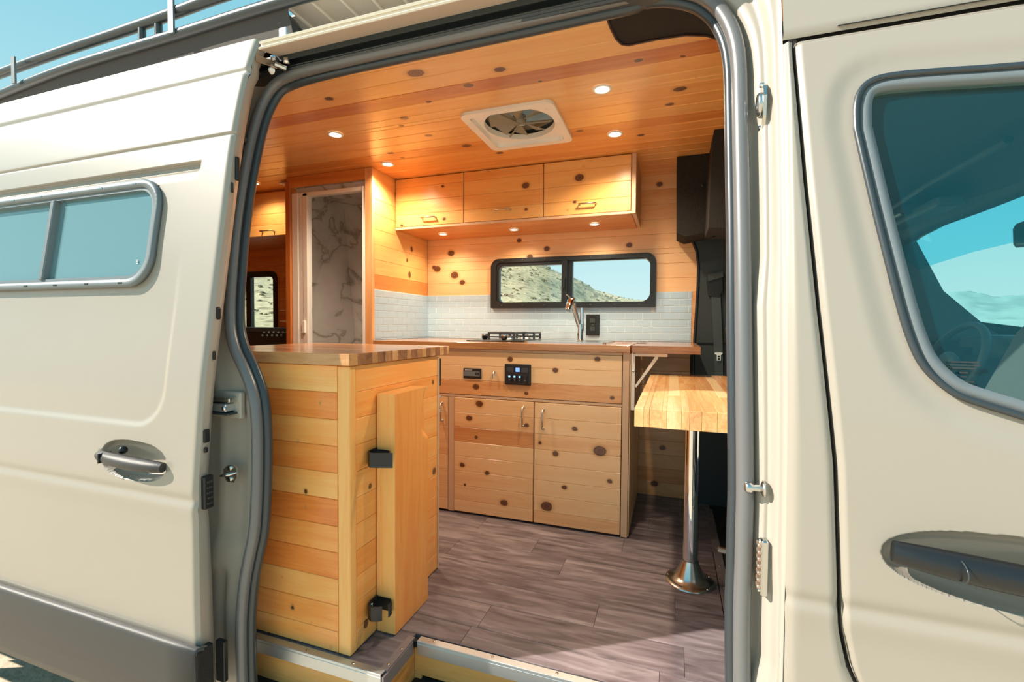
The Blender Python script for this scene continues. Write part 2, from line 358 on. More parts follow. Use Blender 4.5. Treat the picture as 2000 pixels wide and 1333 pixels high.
def obj(name, mb, m, parent=None, tone=None, recalc=True):
    c = centre(mb)
    me = mb.mesh(name, c, recalc); me.materials.append(M[m] if isinstance(m, str) else m)
    o = bpy.data.objects.new(name, me); C.objects.link(o)
    if parent: o.parent = parent; o.location = c-wloc(parent)
    else: o.location = c
    if tone is not None: o.color = (tone, 0, 0, 1)
    return o
def tag(o, label, cat, group=None):
    o['label'] = label; o['category'] = cat
    if group: o['group'] = group
    return o
def thing(name, label, cat, loc, group=None):
    o = bpy.data.objects.new(name, None); C.objects.link(o); o.location = loc; o.empty_display_size = .05
    return tag(o, label, cat, group)
def struct(o): o['kind'] = 'structure'; return o
def structE(name, loc=(0, 0, 0)):
    o = bpy.data.objects.new(name, None); C.objects.link(o); o.location = loc; return struct(o)
CACHE = {}
ROT = {'-Y': (0, 0, 0), '+X': (0, 0, PI/2), '-X': (0, 0, -PI/2), '-Z': (PI/2, 0, 0), '+Z': (-PI/2, 0, 0), '+Y': (0, 0, PI)}
def board_mesh(L, H, T, ch, name):
    k = (round(L, 3), round(H, 3), T, ch, name)
    if k in CACHE: return CACHE[k]
    a, h = L/2, H/2
    mb = MB(); vs = []
    for (sx, sz) in ((-1, -1), (1, -1), (1, 1), (-1, 1)): vs.append((sx*(a-ch*.4), 0, sz*(h-ch)))
    for (sx, sz) in ((-1, -1), (1, -1), (1, 1), (-1, 1)): vs.append((sx*a, ch, sz*h))
    for (sx, sz) in ((-1, -1), (1, -1), (1, 1), (-1, 1)): vs.append((sx*a, T, sz*h))
    fs = [(0, 1, 2, 3), (11, 10, 9, 8)]
    for i in range(4):
        j = (i+1) % 4; fs += [(i, i+4, j+4, j), (i+4, i+8, j+8, j+4)]
    mb.add(vs, fs); CACHE[k] = mb.mesh(name); return CACHE[k]
def board(name, m, parent, face, c, L, H, T=.012, ch=.0015, tone=.3):
    """one board: centre of its face at c, length L along the grain, width H"""
    me = board_mesh(L, H, T, ch, name+'_'+m)
    if not me.materials: me.materials.append(M[m])
    o = bpy.data.objects.new(name, me); C.objects.link(o); o.rotation_euler = ROT[face]
    o.color = (tone, 0, 0, 1); o.parent = parent; o.location = Vector(c)-(wloc(parent) if parent else Vector())
    return o
def rtone(dark=.16, lo=.05, hi=.5): return random.uniform(.68, .9) if random.random() < dark else random.uniform(lo, hi)
def boards(name, m, parent, face, plane, u0, u1, v0, v1, rowh, T=.012, ch=.0015, holes=(), tones=None, dark=.16, lo=.05, hi=.5, vstart=None, gap=.0006, joints=None):
    """rows of boards on a plane; u along the boards, v across them; holes = (ua, ub, va, vb)"""
    cuts = set([v0, v1]); v = vstart if vstart is not None else v0
    edges = []
    while v < v1-1e-6:
        edges.append((max(v, v0), min(v+rowh, v1))); v += rowh
    for i, (a, b_) in enumerate(edges):
        if b_-a < .003: continue
        tn = tones[i % len(tones)] if tones and tones[i % len(tones)] is not None else rtone(dark, lo, hi)
        cs = sorted(set([a, b_]+[h for q in holes for h in q[2:] if a < h < b_]))
        for a2, b2 in zip(cs, cs[1:]):
            segs = [(u0, u1)]
            for (ha, hb, hc, hd) in holes:
                if hc <= a2+1e-6 and hd >= b2-1e-6:
                    ns = []
                    for (p, q) in segs:
                        if hb <= p or ha >= q: ns.append((p, q)); continue
                        if ha > p: ns.append((p, ha))
                        if hb < q: ns.append((hb, q))
                    segs = ns
            for (p, q) in segs:
                L = q-p-gap; H = b2-a2-gap; cu, cv = (p+q)/2, (a2+b2)/2
                if L < .004 or H < .003: continue
                c = {'-Y': (cu, plane, cv), '+Y': (cu, plane, cv), '+X': (plane, cu, cv), '-X': (plane, cu, cv), '-Z': (cu, cv, plane), '+Z': (cu, cv, plane)}[face]
                board(name, m, parent, face, c, L, H, T, min(ch, H*.3), tn)
def rr(x0, x1, z0, z1, r, n=8, rs=None):
    out = []; rs = rs or (r, r, r, r)
    for (cx, cz, a0, q) in ((x1, z1, 0, rs[0]), (x0, z1, PI/2, rs[1]), (x0, z0, PI, rs[2]), (x1, z0, 1.5*PI, rs[3])):
        sx = -1 if cx == x1 else 1; sz = -1 if cz == z1 else 1
        for k in range(n+1):
            a = a0+PI/2*k/n; out.append((cx+sx*q+q*math.cos(a), cz+sz*q+q*math.sin(a)))
    return out
def interp(tab, z):
    if z <= tab[0][0]: return tab[0][1]
    for (a, b_), (c, d) in zip(tab, tab[1:]):
        if z <= c:
            t_ = (z-a)/(c-a); return b_+(d-b_)*t_
    return tab[-1][1]
def smooth_tab(tab, n=200):
    z0, z1 = tab[0][0], tab[-1][0]; pts = []
    for i in range(n+1):
        z = z0+(z1-z0)*i/n; s = 0
        for k in range(-4, 5): s += interp(tab, z+k*.02)
        pts.append((z, s/9))
    return pts
BODY = smooth_tab([(-.6, .99), (-.1, .962), (.2, .955), (.54, .957), (.8, .968), (1.0, .989), (1.3, 1.04), (1.58, 1.097), (1.76, 1.14), (1.9, 1.185), (2.0, 1.235), (2.1, 1.33)])
DOOR = smooth_tab([(-.6, .93), (-.1, .902), (.2, .893), (.5, .893), (.83, .92), (1.0, .945), (1.56, 1.026), (1.762, 1.07), (1.89, 1.117), (2.0, 1.16)])
yb = lambda z: interp(BODY, z)
yd = lambda z: interp(DOOR, z)
def sstep(a, b_, x):
    t_ = max(0, min(1, (x-a)/(b_-a))); return t_*t_*(3-2*t_)
def gs(x, c, s): return math.exp(-((x-c)/s)**2)
def skin(name, m, parent, xl, xr, zs, nu, yf, hole=None):
    rows = []
    for z in zs:
        a, b_ = xl(z), xr(z); rows.append([(a+(b_-a)*k/nu, yf(a+(b_-a)*k/nu, z), z) for k in range(nu+1)])
    mb = MB(); n = nu+1; vs = [p for r in rows for p in r]; fs = []
    for i in range(len(rows)-1):
        for k in range(nu):
            if hole:
                p, q = rows[i][k], rows[i+1][k+1]
                if hole((p[0]+q[0])/2, (p[2]+q[2])/2): continue
            fs.append((i*n+k, i*n+k+1, (i+1)*n+k+1, (i+1)*n+k))
    mb.add(vs, fs, True)
    return obj(name, mb, m, parent, recalc=False)
def zrange(a, b_, st, fine=()):
    zs = []; z = a
    while z < b_-1e-9:
        zs.append(z); z += st
    zs.append(b_)
    for (c, wd, s2) in fine:
        k = c-wd
        while k <= c+wd: zs.append(k); k += s2
    zs = sorted(set(round(q, 5) for q in zs if a <= q <= b_)); return zs
exec_order = []
# ================================================================== THE GROUND AND THE FAR COUNTRY
ZG = -.62
mb = MB(); rows = []
for i in range(60):
    r = .0+ (i/59)**3*1500
    rows.append([(r*math.cos(2*PI*k/96), r*math.sin(2*PI*k/96), ZG+ (0 if r < 6 else .012*min(r, 60)*(noise.noise(Vector((r*math.cos(2*PI*k/96)*.03, r*math.sin(2*PI*k/96)*.03, 3))))-(0 if r < 60 else (r-60)*.004))) for k in range(96)])
mb.loft(rows, True, True); g_ = obj('ground', mb, 'sand', recalc=False); struct(g_); g_['label'] = 'flat pale desert sand under the van'
# hillside seen through the kitchen and rear windows: crest height given by its angle of view from the van
ELEV = [(-110, 3), (-85, 5), (-60, 7.5), (-48, 9), (-35, 10.5), (-24, 9.3), (-18, 8.1), (-16, 7.5), (-13, 6.0), (-9.4, 4.4), (-6.4, 3.4), (-3, 2.75), (0, 2.4), (5, 1.9), (14, 1.2), (22, .5), (28, 0)]
def hill_z(az, r):
    e_ = interp(ELEV, az); zc = 1.0+math.tan(math.radians(e_))*170
    t_ = sstep(22, 170, r) if r <= 170 else 1-.5*sstep(170, 300, r)
    t_ = t_*.6+.4*min(1, max(0, (r-22)/148)) if r <= 170 else t_
    p = Vector((r*math.sin(math.radians(az)), r*math.cos(math.radians(az)), 0))
    n_ = noise.fractal(p*.06, 1, 2, 5)*.022*r*min(1, e_/5)
    return ZG-.15+(zc-ZG)*t_+n_*min(1, (r-22)/60)*(.35 if abs(r-170) < 25 else 1)
rows = []; mb = MB()
for i in range(90):
    r = 22+(300-22)*(i/89)**1.4
    rows.append([(r*math.sin(math.radians(az)), r*math.cos(math.radians(az)), hill_z(az, r)) for az in [(-110+138*k/300) for k in range(301)]])
mb.loft(rows, True)
hl = obj('hill', mb, 'hill', recalc=False); tag(hl, 'dry scrub covered hillside rising behind the van, seen through its far windows', 'hill')
mb = MB(); rnd = random.Random(3)
for i in range(2600):
    az = rnd.uniform(-62, 6); r = 30+130*rnd.random()**.8
    x, y = r*math.sin(math.radians(az)), r*math.cos(math.radians(az)); z = hill_z(az, r); s_ = rnd.uniform(.10, .30)*(1+r/200)
    if rnd.random() < .35: s_ *= .6
    vs = [(x+s_*math.cos(a)*rnd.uniform(.7, 1.1), y+s_*math.sin(a)*rnd.uniform(.7, 1.1), z-.1) for a in [k*PI/2.5 for k in range(5)]]
    vs += [(x+s_*.7*math.cos(a+.5), y+s_*.7*math.sin(a+.5), z+s_*rnd.uniform(.3, .55)) for a in [k*PI/2.5 for k in range(5)]]+[(x, y, z+s_*.7)]
    mb.add(vs, [(k, (k+1) % 5, 5+(k+1) % 5, 5+k) for k in range(5)]+[(5+k, 5+(k+1) % 5, 10) for k in range(5)])
o = obj('desert_scrub', mb, 'scrub', recalc=False); tag(o, 'dark scrub bushes dotted over the dry hillside', 'scrub'); o['kind'] = 'stuff'
# far ridges seen through the windscreen
RIDGE = [(10, .6), (18, 1.6), (22, 2.9), (24.5, 3.5), (25.5, 3.3), (27, 2.9), (29, 2.9), (32, 3.1), (36, 2.6), (42, 3.0), (50, 2.3), (58, 1.5), (66, .7)]
mb = MB(); rows = []
for i in range(14):
    r = 1400+1300*i/13
    rows.append([(r*math.sin(math.radians(az)), r*math.cos(math.radians(az)), -14+(math.tan(math.radians(interp(RIDGE, az)))*2400+14)*sstep(0, .85, i/13)*(1+.10*noise.noise(Vector((az*.9, i*.6, 0))))) for az in [10+56*k/160 for k in range(161)]])
mb.loft(rows, True); o = obj('mountain_ridge', mb, 'mount', recalc=False); tag(o, 'hazy blue green mountains on the horizon beyond the windscreen', 'mountain')
def lowhill(az): return .9+.8*sstep(30, 12, az)
mb = MB(); rows = []
for i in range(12):
    r = 260+260*i/11
    rows.append([(r*math.sin(math.radians(az)), r*math.cos(math.radians(az)), -2.5+(math.tan(math.radians(1.6-1.7*sstep(22, 31, az)))*450+2.5)*sstep(0, 1, i/11)) for az in [12+34*k/60 for k in range(61)]])
mb.loft(rows, True); o = obj('low_rise', mb, 'sand', recalc=False); tag(o, 'low tan desert slope in front of the far mountains, outside the windscreen', 'hill')

# ================================================================== THE VAN BODY
van = thing('van', 'beige high roof camper van body with its side door opening and dark rubber seal', 'van', (-.6, 1.1, ZG))
XE = .205                                   # front edge of the door opening
# --- front side panel beside the opening, up to the passenger door seam
def seam(z):
    return interp([(-.4, .43), (.20, .40), (.30, .352), (.40, .308), (.47, .293), (.76, .281), (1.04, .256), (1.3, .238), (1.56, .225), (2.2, .215)], z)
ZCAP = 1.60
low_crease = lambda z: .004*gs(z, .51, .012)+.003*sstep(.5, .44, z)
fine = ((.51, .03, .004), (ZCAP, .012, .002))
skin('side_panel', 'paint', van, lambda z: XE, lambda z: seam(z)-.0035, zrange(-.5, ZCAP-.004, .02, fine), 10, lambda x, z: yb(z)+low_crease(z)+.010*sstep(XE+.012, XE, x)+.008*sstep(seam(z)-.012, seam(z)-.004, x))
mb = MB()  # rounded return of the seam
mb.loft([[(seam(z)-.0035, yb(z)+low_crease(z)+.008, z), (seam(z)-.002, yb(z)+.05, z)] for z in zrange(-.5, ZCAP-.004, .03)])
obj('seam_return', mb, 'paint_in', van)
skin('roof_side', 'paint', van, lambda z: XE if z < 2.0 else XE-.01, lambda z: 2.3, zrange(ZCAP+.004, 2.1, .012), 30, lambda x, z: yb(z)+.008*sstep(ZCAP+.016, ZCAP+.004, z))
mb = MB(); mb.box(XE-.0, 2.3, yb(1.6)+.02, yb(1.6)+.06, ZCAP-.05, ZCAP+.05); obj('seam_backing', mb, 'blackm', van)
mb = MB(); mb.loft([[(seam(z)-.01, yb(z)+.045, z), (seam(z)+.03, yb(z)+.045, z)] for z in zrange(-.5, 1.6, .05)]); obj('seam_rubber', mb, 'rubber', van)
# --- rear side skin behind the slid open door
skin('rear_panel', 'paint', van, lambda z: -5.2, lambda z: -1.40, zrange(-.09, 1.9, .03), 20, lambda x, z: yb(z))
# --- roof
rows = []
for x in (-5.2, -1.3, -.83, -.50, .2, 1.1):
    rows.append([(x, yb(1.895)+.005 if x < .21 else yb(1.9), 1.895), (x, 1.235, 1.94), (x, 1.34, 1.965), (x, 1.5, 1.98), (x, 1.83, 1.99), (x, 2.17, 1.99), (x, 2.5, 1.985), (x, 2.88, 1.965), (x, 2.96, 1.85)])
mb = MB(); mb.loft(rows); mb.f.pop(2*8+4); mb.sm.pop(); obj('roof_skin', mb, 'fairing', van)
mb = MB(); mb.loft([[(x, 2.96, 1.85), (x, 2.99, 1.60)] for x in (-5.2, 1.1)]); obj('far_side_skin', mb, 'paint', van)
# far side below, pierced by the two windows
def plate(mb, x0, x1, z0, z1, y, holes, t=.01):
    xs = sorted(set([x0, x1]+[h[0] for h in holes]+[h[1] for h in holes])); zs = sorted(set([z0, z1]+[h[2] for h in holes]+[h[3] for h in holes]))
    for a, b_ in zip(xs, xs[1:]):
        for c, d in zip(zs, zs[1:]):
            cx, cz = (a+b_)/2, (c+d)/2
            if any(h[0] < cx < h[1] and h[2] < cz < h[3] for h in holes): continue
            mb.box(a, b_, y, y+t, c, d)
WK = (-1.20, -.10, 1.10, 1.48); WR = (-3.75, -2.95, .85, 1.5); 
DW = (.36, 1.12, 1.0, 1.46)                   # driver's door glass, far side
mb = MB(); plate(mb, -5.2, 1.14, -.5, 1.65, 2.965, [WK, WR, (.36, 1.12, 1.0, 1.46)]); mb.box(1.14, 2.3, 2.965, 2.975, -.5, .97); obj('far_side_panel', mb, 'paint', van)
mb = MB(); mb.box(-5.2, 2.0, 1.05, 2.95, -.2, -.14); obj('chassis_floor', mb, 'blackm', van)
mb = MB(); mb.box(-5.22, -5.18, 1.0, 2.95, -.4, 1.95); obj('rear_end', mb, 'blackm', van)
# --- weather seal round the opening: rear upright, header, front upright
def sealpt(px, py, off):
    z = 1.0
    for _ in range(12):
        p = onY(px, py, yb(z)+off); z = p.z
    return p
LEFT = [(478,1400),(474,1333),(472,1280),(472,1210),(478,1140),(488,1085),(497,1040),(501,985),(503,920),(503,850),(500,800),(493,762),(478,722),(462,688),(452,650),(450,600),(454,530),(460,460),(469,390),(480,325),(494,260),(508,215),(524,183),(545,160),(575,146),(620,133),(700,114),(900,69),(1100,24),(1240,-8)]
RIGHT = [(1452,1420),(1449,1333),(1449,1200),(1452,1100),(1453,1040),(1455,960),(1454,800),(1452,640),(1450,450),(1447,300),(1445,200),(1443,130),(1436,80),(1420,40),(1396,10),(1360,-12),(1300,-22),(1240,-14)]
def dens(P, k=4):
    out = []
    for i in range(len(P)-1):
        a, b_, c, d = P[max(i-1, 0)], P[i], P[i+1], P[min(i+2, len(P)-1)]
        for j in range(k):
            t_ = j/k
            out.append(tuple(.5*((2*b_[q])+(-a[q]+c[q])*t_+(2*a[q]-5*b_[q]+4*c[q]-d[q])*t_*t_+(-a[q]+3*b_[q]-3*c[q]+d[q])*t_**3) for q in range(len(b_))))
    out.append(P[-1]); return out
SL = [sealpt(x, y, .055) for x, y in dens(LEFT)]; SR = [sealpt(x, y, .055) for x, y in dens(RIGHT)]
loop = SL+SR[::-1][1:]
mb = MB(); mb.tube(loop, .0165, 14); obj('door_seal', mb, 'seal', van)
inner = []; 
for i, p in enumerate(loop):
    cx, cz = -.55, .8
    d = Vector((cx-p.x, 0, cz-p.z)); d = Vector((d.x*.6, 0, d.z*.5)).normalized() if False else (loop[min(i+1, len(loop)-1)]-loop[max(i-1, 0)]).cross(Vector((0, 1, 0))).normalized()
    inner.append(p+d*(.017 if d.dot(Vector((cx-p.x, 0, cz-p.z))) > 0 else -.017)+Vector((0, .02, 0)))
mb = MB(); mb.tube(inner, .013, 10); obj('seal_lip', mb, 'rubber', van)
# --- rear door frame (jamb): from the seal out to the body skin
zmax = 1.80
def seal_at(S, z):
    best = None
    for a, b_ in zip(S, S[1:]):
        if (a.z-z)*(b_.z-z) <= 0 and abs(a.z-b_.z) > 1e-6:
            t_ = (z-a.z)/(b_.z-a.z); return a.lerp(b_, t_)
    return min(S, key=lambda q: abs(q.z-z))
rows = []
for z in zrange(-.25, 1.80, .012):
    s_ = seal_at(SL[:100], z); q = Vector((-1.46, yb(z)+.002, z))
    st = .012*sstep(.80, .72, z)*sstep(.33, .40, z)                # pressed pocket
    st2 = .014*sstep(.28, .24, z)
    row = []
    for k in range(25):
        u = k/24; p = Vector((s_.x-.006, s_.y, z)).lerp(q, u)
        y = p.y+.020*sstep(.0, .12, u)*sstep(1, .85, u)
        y += st*sstep(.12, .2, u)*sstep(.75, .6, u)+st2*sstep(.25, .32, u)*sstep(.8, .7, u)
        y -= .008*gs(u, .42, .05)*(1-sstep(.5, .4, z)*.4)
        row.append((p.x, y, z))
    rows.append(row)
mb = MB(); mb.loft(rows); obj('rear_door_frame', mb, 'paint_in', van, recalc=False)
# --- front door frame
def front_gap(z): return interp([(-.3, .010), (.30, .010), (.36, .024), (.50, .024), (.58, .012), (1.05, .012), (1.15, .022), (1.44, .026), (1.50, .018), (1.8, .018)], z)
def front_frame_pt(px, py):
    """where the ray meets the sloping face of the front door frame"""
    def gap(y):
        q = onY(px, py, y); s_ = seal_at(SR[:70], q.z); x0, y0 = s_.x+front_gap(q.z)+.012, s_.y-.004; x1, y1 = XE, yb(q.z)+.010
        return q, q.x-(x0+(x1-x0)*(y-y0)/(y1-y0))
    a, b_ = .90, 1.15
    for _ in range(30):
        c = (a+b_)/2
        if (gap(c)[1] > 0) == (gap(a)[1] > 0): a = c
        else: b_ = c
    return gap((a+b_)/2)[0]
rows = []
for z in zrange(-.25, 1.86, .01):
    s_ = seal_at(SR[:70], z) if z < 1.78 else seal_at(SR[:60], 1.78); row = []
    kx = front_gap(z)
    for (dx, dy) in ((.004, .0), (.012, .020), (kx, .020), (kx+.006, .010), (kx+.012, -.004)):
        row.append((s_.x+dx, s_.y+dy, z))
    q0 = Vector(row[-1]); q1 = Vector((XE, yb(z)+.010, z))
    for k in range(1, 13):
        u = k/12; p = q0.lerp(q1, u)
        y = p.y+.010*gs(u, .40, .12)*(.3+.7*sstep(.52, .6, z))-.006*gs(u, .7, .08)
        row.append((p.x, y, z))
    rows.append(row)
mb = MB(); mb.loft(rows); obj('front_door_frame', mb, 'paint_in', van, recalc=False)
# --- header above the opening, with the dark roller track
def xrow(prof, x0=-1.36, x1=.30): return [[(x, y, z) for (y, z) in prof] for x in (x0, (x0+x1)/2, x1)]
rat = lambda r, y: 1.007+r*y
mb = MB(); mb.loft(xrow([(1.235, rat(.664, 1.215)), (1.205, 1.822), (1.20, 1.835)]), False); obj('header_lip', mb, 'rubber', van)
mb = MB(); mb.loft(xrow([(1.20, 1.828), (1.225, 1.836), (1.225, 1.872), (1.19, 1.875), (1.19, rat(.712, 1.19))]), False); obj('roller_track', mb, 'rubber', van)
mb = MB(); mb.tube([(-1.3, 1.206, 1.843), (.28, 1.206, 1.843)], .0035, 8); obj('track_wire', mb, 'rack', van)
mb = MB(); mb.loft(xrow([(1.192, rat(.7105, 1.192)), (1.186, rat(.7115, 1.186)), (1.184, rat(.726, 1.184))]), False); obj('header_strip', mb, 'darktrim', van)
mb = MB(); mb.loft(xrow([(1.184, rat(.726, 1.184)), (1.12, rat(.755, 1.12))], -1.215), False); obj('header_soffit', mb, 'fairing', van)
mb = MB(); mb.loft(xrow([(1.120, rat(.7545, 1.120)), (1.113, rat(.757, 1.113)), (1.110, rat(.7625, 1.110)), (1.120, rat(.764, 1.120)), (1.122, rat(.770, 1.122)), (1.115, rat(.772, 1.115)), (1.112, rat(.7785, 1.112)), (1.128, rat(.779, 1.128)), (1.19, 1.93)], -1.215, .19), False); obj('roof_gutter', mb, 'edge', van)
# --- small fittings on the frames
def on_jamb(px, py, x=None): return sealpt(px, py, .03)
br = thing('door_hinge_arm', 'silver sliding door hinge arm sticking out of the rear door frame', 'hinge', tuple(sealpt(432, 786, .03)))
p0 = sealpt(404, 786, .035); p1 = sealpt(457, 786, .035)
mb = MB(); mb.box(p0.x, p1.x, p0.y-.015, p0.y+.02, p0.z+.006, p0.z+.020, .004); obj('upper_arm', mb, 'steel', br)
mb = MB(); mb.box(p0.x, p1.x-.012, p0.y-.018, p0.y+.02, p0.z-.022, p0.z+.002, .003); obj('lower_arm', mb, 'alu', br)
mb = MB(); mb.box(p0.x-.004, p1.x, p0.y-.02, p0.y+.02, p0.z-.030, p0.z-.024, .002); obj('rubber_strip', mb, 'rubber', br)
mb = MB(); mb.lathe([(0, -.006), (.006, -.006), (.006, 0)], (p1.x-.016, p0.y-.016, p0.z-.010), 'Y', 16); obj('bolt', mb, 'chrome', br)
mb = MB(); mb.box(p0.x+.004, p1.x+.012, p0.y+.012, p0.y+.03, p0.z-.045, p0.z+.035, .006); obj('recess', mb, 'paint_in', br)
p = sealpt(455, 923, .045); st = thing('door_striker', 'brass toned striker plate with loop on the rear door frame', 'striker', tuple(p))
mb = MB(); mb.prism([(p.x-.026, p.z-.008), (p.x-.012, p.z-.026), (p.x+.016, p.z-.026), (p.x+.026, p.z-.008), (p.x+.024, p.z+.018), (p.x+.010, p.z+.026), (p.x-.010, p.z+.022), (p.x-.026, p.z+.008)], 'Y', p.y-.010, p.y-.004); obj('plate', mb, 'satin', st)
mb = MB(); mb.tube([(p.x-.014, p.y-.008, p.z-.004), (p.x-.010, p.y-.03, p.z-.003), (p.x+.018, p.y-.03, p.z+.003), (p.x+.024, p.y-.008, p.z+.004)], .0035, 10); obj('loop', mb, 'steel', st)
for s_ in (-1, 1):
    mb = MB(); mb.lathe([(0, -.014), (.007, -.014), (.007, -.008)], (p.x+.002, p.y, p.z+s_*.016), 'Y', 14); obj('screw', mb, 'steel', st)
def fitting(name, label, cat, px, py, off, shapes):
    p = sealpt(px, py, off) if off is not None else front_frame_pt(px, py)+Vector((.004, -.010, 0)); t_ = thing(name, label, cat, tuple(p))
    for (nm, m_, fn) in shapes:
        q = MB(); fn(q, p); obj(nm, q, m_, t_)
    return t_
fitting('rubber_plug', 'round black rubber bump stop near the top of the rear door frame', 'bump stop', 476, 272, .03, [
    ('rim', 'black', lambda q, p: q.lathe([(.006, -.012), (.014, -.012), (.016, 0)], tuple(p), 'Y', 20)), ('centre_pin', 'steel', lambda q, p: q.lathe([(0, -.016), (.006, -.015), (.007, -.006)], tuple(p), 'Y', 16))])
fitting('latch_pin', 'silver latch pin standing out of the front door frame at handle height', 'latch pin', 1487, 952, None, [
    ('flange', 'satin', lambda q, p: q.lathe([(0, -.006), (.010, -.006), (.016, -.003), (.016, 0), (0, 0)], tuple(p), 'X', 22)),
    ('pin', 'steel', lambda q, p: q.lathe([(.0065, 0), (.0065, -.020), (.011, -.024), (.011, -.032), (.006, -.036), (0, -.036)], tuple(p), 'X', 18))])
p = front_frame_pt(1488, 205)+Vector((.002, -.008, 0))
cb = thing('cover_socket', 'cast metal guide socket bolted high on the front door frame', 'guide socket', tuple(p))
mb = MB(); mb.prism([(p.y+.012, p.z+.048), (p.y-.004, p.z+.035), (p.y-.016, p.z+.01), (p.y-.010, p.z-.03), (p.y+.004, p.z-.058), (p.y+.014, p.z-.055), (p.y+.020, p.z)], 'X', p.x-.002, p.x+.004); obj('base_plate', mb, 'satin', cb)
mb = MB(); mb.tube([(p.x-.006, p.y+.006+.013*math.cos(a), p.z+.018*math.sin(a)) for a in [2*PI*k/24 for k in range(24)]], .007, 10, True); obj('socket_ring', mb, 'steel', cb)
mb = MB(); mb.lathe([(0, -.006), (.010, -.006), (.010, 0)], (p.x-.003, p.y+.006, p.z), 'X', 16); obj('socket_hole', mb, 'black', cb)
for dz, dy in ((.04, .006), (-.048, .010)):
    mb = MB(); mb.lathe([(0, -.008), (.005, -.008), (.006, 0)], (p.x, p.y+dy, p.z+dz), 'X', 14); obj('screw', mb, 'chrome', cb)
p = front_frame_pt(1483, 1100)+Vector((.003, -.010, 0))
ct = thing('contact_plate', 'ribbed copper coloured contact plate low on the front door frame', 'contact plate', tuple(p))
mb = MB(); mb.box(p.x-.004, p.x+.008, p.y-.016, p.y+.014, p.z-.055, p.z+.055, .003); obj('back_plate', mb, 'steel', ct)
for k in range(7):
    mb = MB(); mb.box(p.x-.010, p.x-.002, p.y-.014, p.y+.010, p.z-.042+k*.0135, p.z-.034+k*.0135, .002); obj('contact', mb, 'copper', ct)
for s_ in (-1, 1):
    mb = MB(); mb.lathe([(0, -.006), (.004, -.006), (.004, 0)], (p.x-.001, p.y, p.z+s_*.049), 'X', 12); obj('screw', mb, 'chrome', ct)

# ================================================================== SLIDING DOOR (slid open to the rear)
sd = thing('sliding_door', 'beige sliding van door slid open to the rear, with a dark side window', 'door', (-2.0, .92, -.2))
XS = -1.222
def door_y(x, z):
    y = yd(z)
    y += .007*gs(z, 1.772, .010)+.010*sstep(1.772, 1.785, z)*0
    y += .006*gs(z, 1.567, .004)
    # drip moulding above the window
    k = sstep(-1.335, -1.36, x)
    if z < 1.496: y += k*.016*sstep(1.4965, 1.4935, z)*sstep(1.455, 1.478, z)
    # pressed side panel, rounded front lower corner
    if z < 1.25:
        X0, Z0, rr_ = -1.372, .712, .11
        dx, dz = x-(X0-rr_), (Z0+rr_)-z
        d = math.hypot(max(dx, 0), max(dz, 0))-rr_ if (dx > 0 or dz > 0) else max(dx, dz)-rr_
        y += .007*sstep(.012, -.012, d)*sstep(1.25, 1.0, z)
    y += .005*gs(z, .519, .014)+.004*sstep(.51, .44, z)
    # bowl behind the handle
    u, v = (x+1.48)/.140, (z-.608-(x+1.48)*-.02)/.056
    q = (abs(u)**2.4+abs(v)**2.2)
    if q < 1: y += .044*(1-q)**.38
    # rolled front edge
    y += .010*sstep(XS-.010, XS, x)
    return y
zs = zrange(-.12, 1.89, .014, ((1.772, .024, .003), (1.567, .010, .0015), (1.485, .016, .0015), (.712, .05, .004), (.519, .03, .004), (.608, .066, .0022)))
def inwin(x, z): return x < -1.505 and 1.148 < z < 1.428
xsx = [-3.6, -3.0]+[-2.6+.02*k for k in range(50)]+[-1.62+.0035*k for k in range(82)]+[-1.333+.004*k for k in range(3)]
xsx = sorted(set([round(v, 4) for v in xsx if v < -1.322])) + [-1.322+(XS+1.322)*k/14 for k in range(15)]
mb = MB(); vs = []; fs = []; nx = len(xsx)
for z in zs:
    for x in xsx: vs.append((x, door_y(x, z), z))
for i in range(len(zs)-1):
    for k in range(nx-1):
        if inwin((xsx[k]+xsx[k+1])/2, (zs[i]+zs[i+1])/2): continue
        fs.append((i*nx+k, i*nx+k+1, (i+1)*nx+k+1, (i+1)*nx+k))
mb.add(vs, fs, True); obj('door_skin', mb, 'paint', sd, recalc=False)
mb = MB(); th = lambda z: .034+.010*sstep(.6, .2, z)
mb.loft([[(XS, door_y(XS, z)-.0005, z), (XS-.003, door_y(XS, z)+th(z)*.5, z), (XS-.010, door_y(XS, z)+th(z), z), (XS-.06, door_y(XS, z)+th(z)+.004, z), (-1.6, door_y(XS, z)+th(z)+.005, z), (-3.6, door_y(XS, z)+th(z)+.005, z)] for z in zrange(-.12, 1.89, .03)])
obj('door_inner', mb, 'paint_in', sd, recalc=False)
mb = MB(); mb.loft([[(x, yd(1.89), 1.89), (x, yd(1.89)+.04, 1.885)] for x in (-3.6, XS)]); obj('top_flange', mb, 'paint', sd)
# cladding strip
mb = MB(); rows = []
for z, o_ in ((.122, -.002), (.122, -.012), (.117, -.017), (.108, -.021), (.05, -.027), (-.02, -.028), (-.08, -.024), (-.112, -.016), (-.112, .0)):
    row = []
    for k in range(24):
        x = -3.6+(XS+.012+3.6)*(k/23)
        xe = XS+.012-.030*sstep(.122, -.112, z)*0
        row.append((x, yd(z)+o_, z))
    ex = XS+.006; row.append((ex+.012, yd(z)+o_*.6, z)); row.append((ex+.016, yd(z)+.004, z)); rows.append(row)
mb.loft(rows); obj('cladding', mb, 'cladding', sd)
mb = MB(); mb.box(XS+.002, XS+.022, yd(0)-.02, yd(0)+.03, -.11, .115, .006); obj('cladding_end', mb, 'blackm', sd)
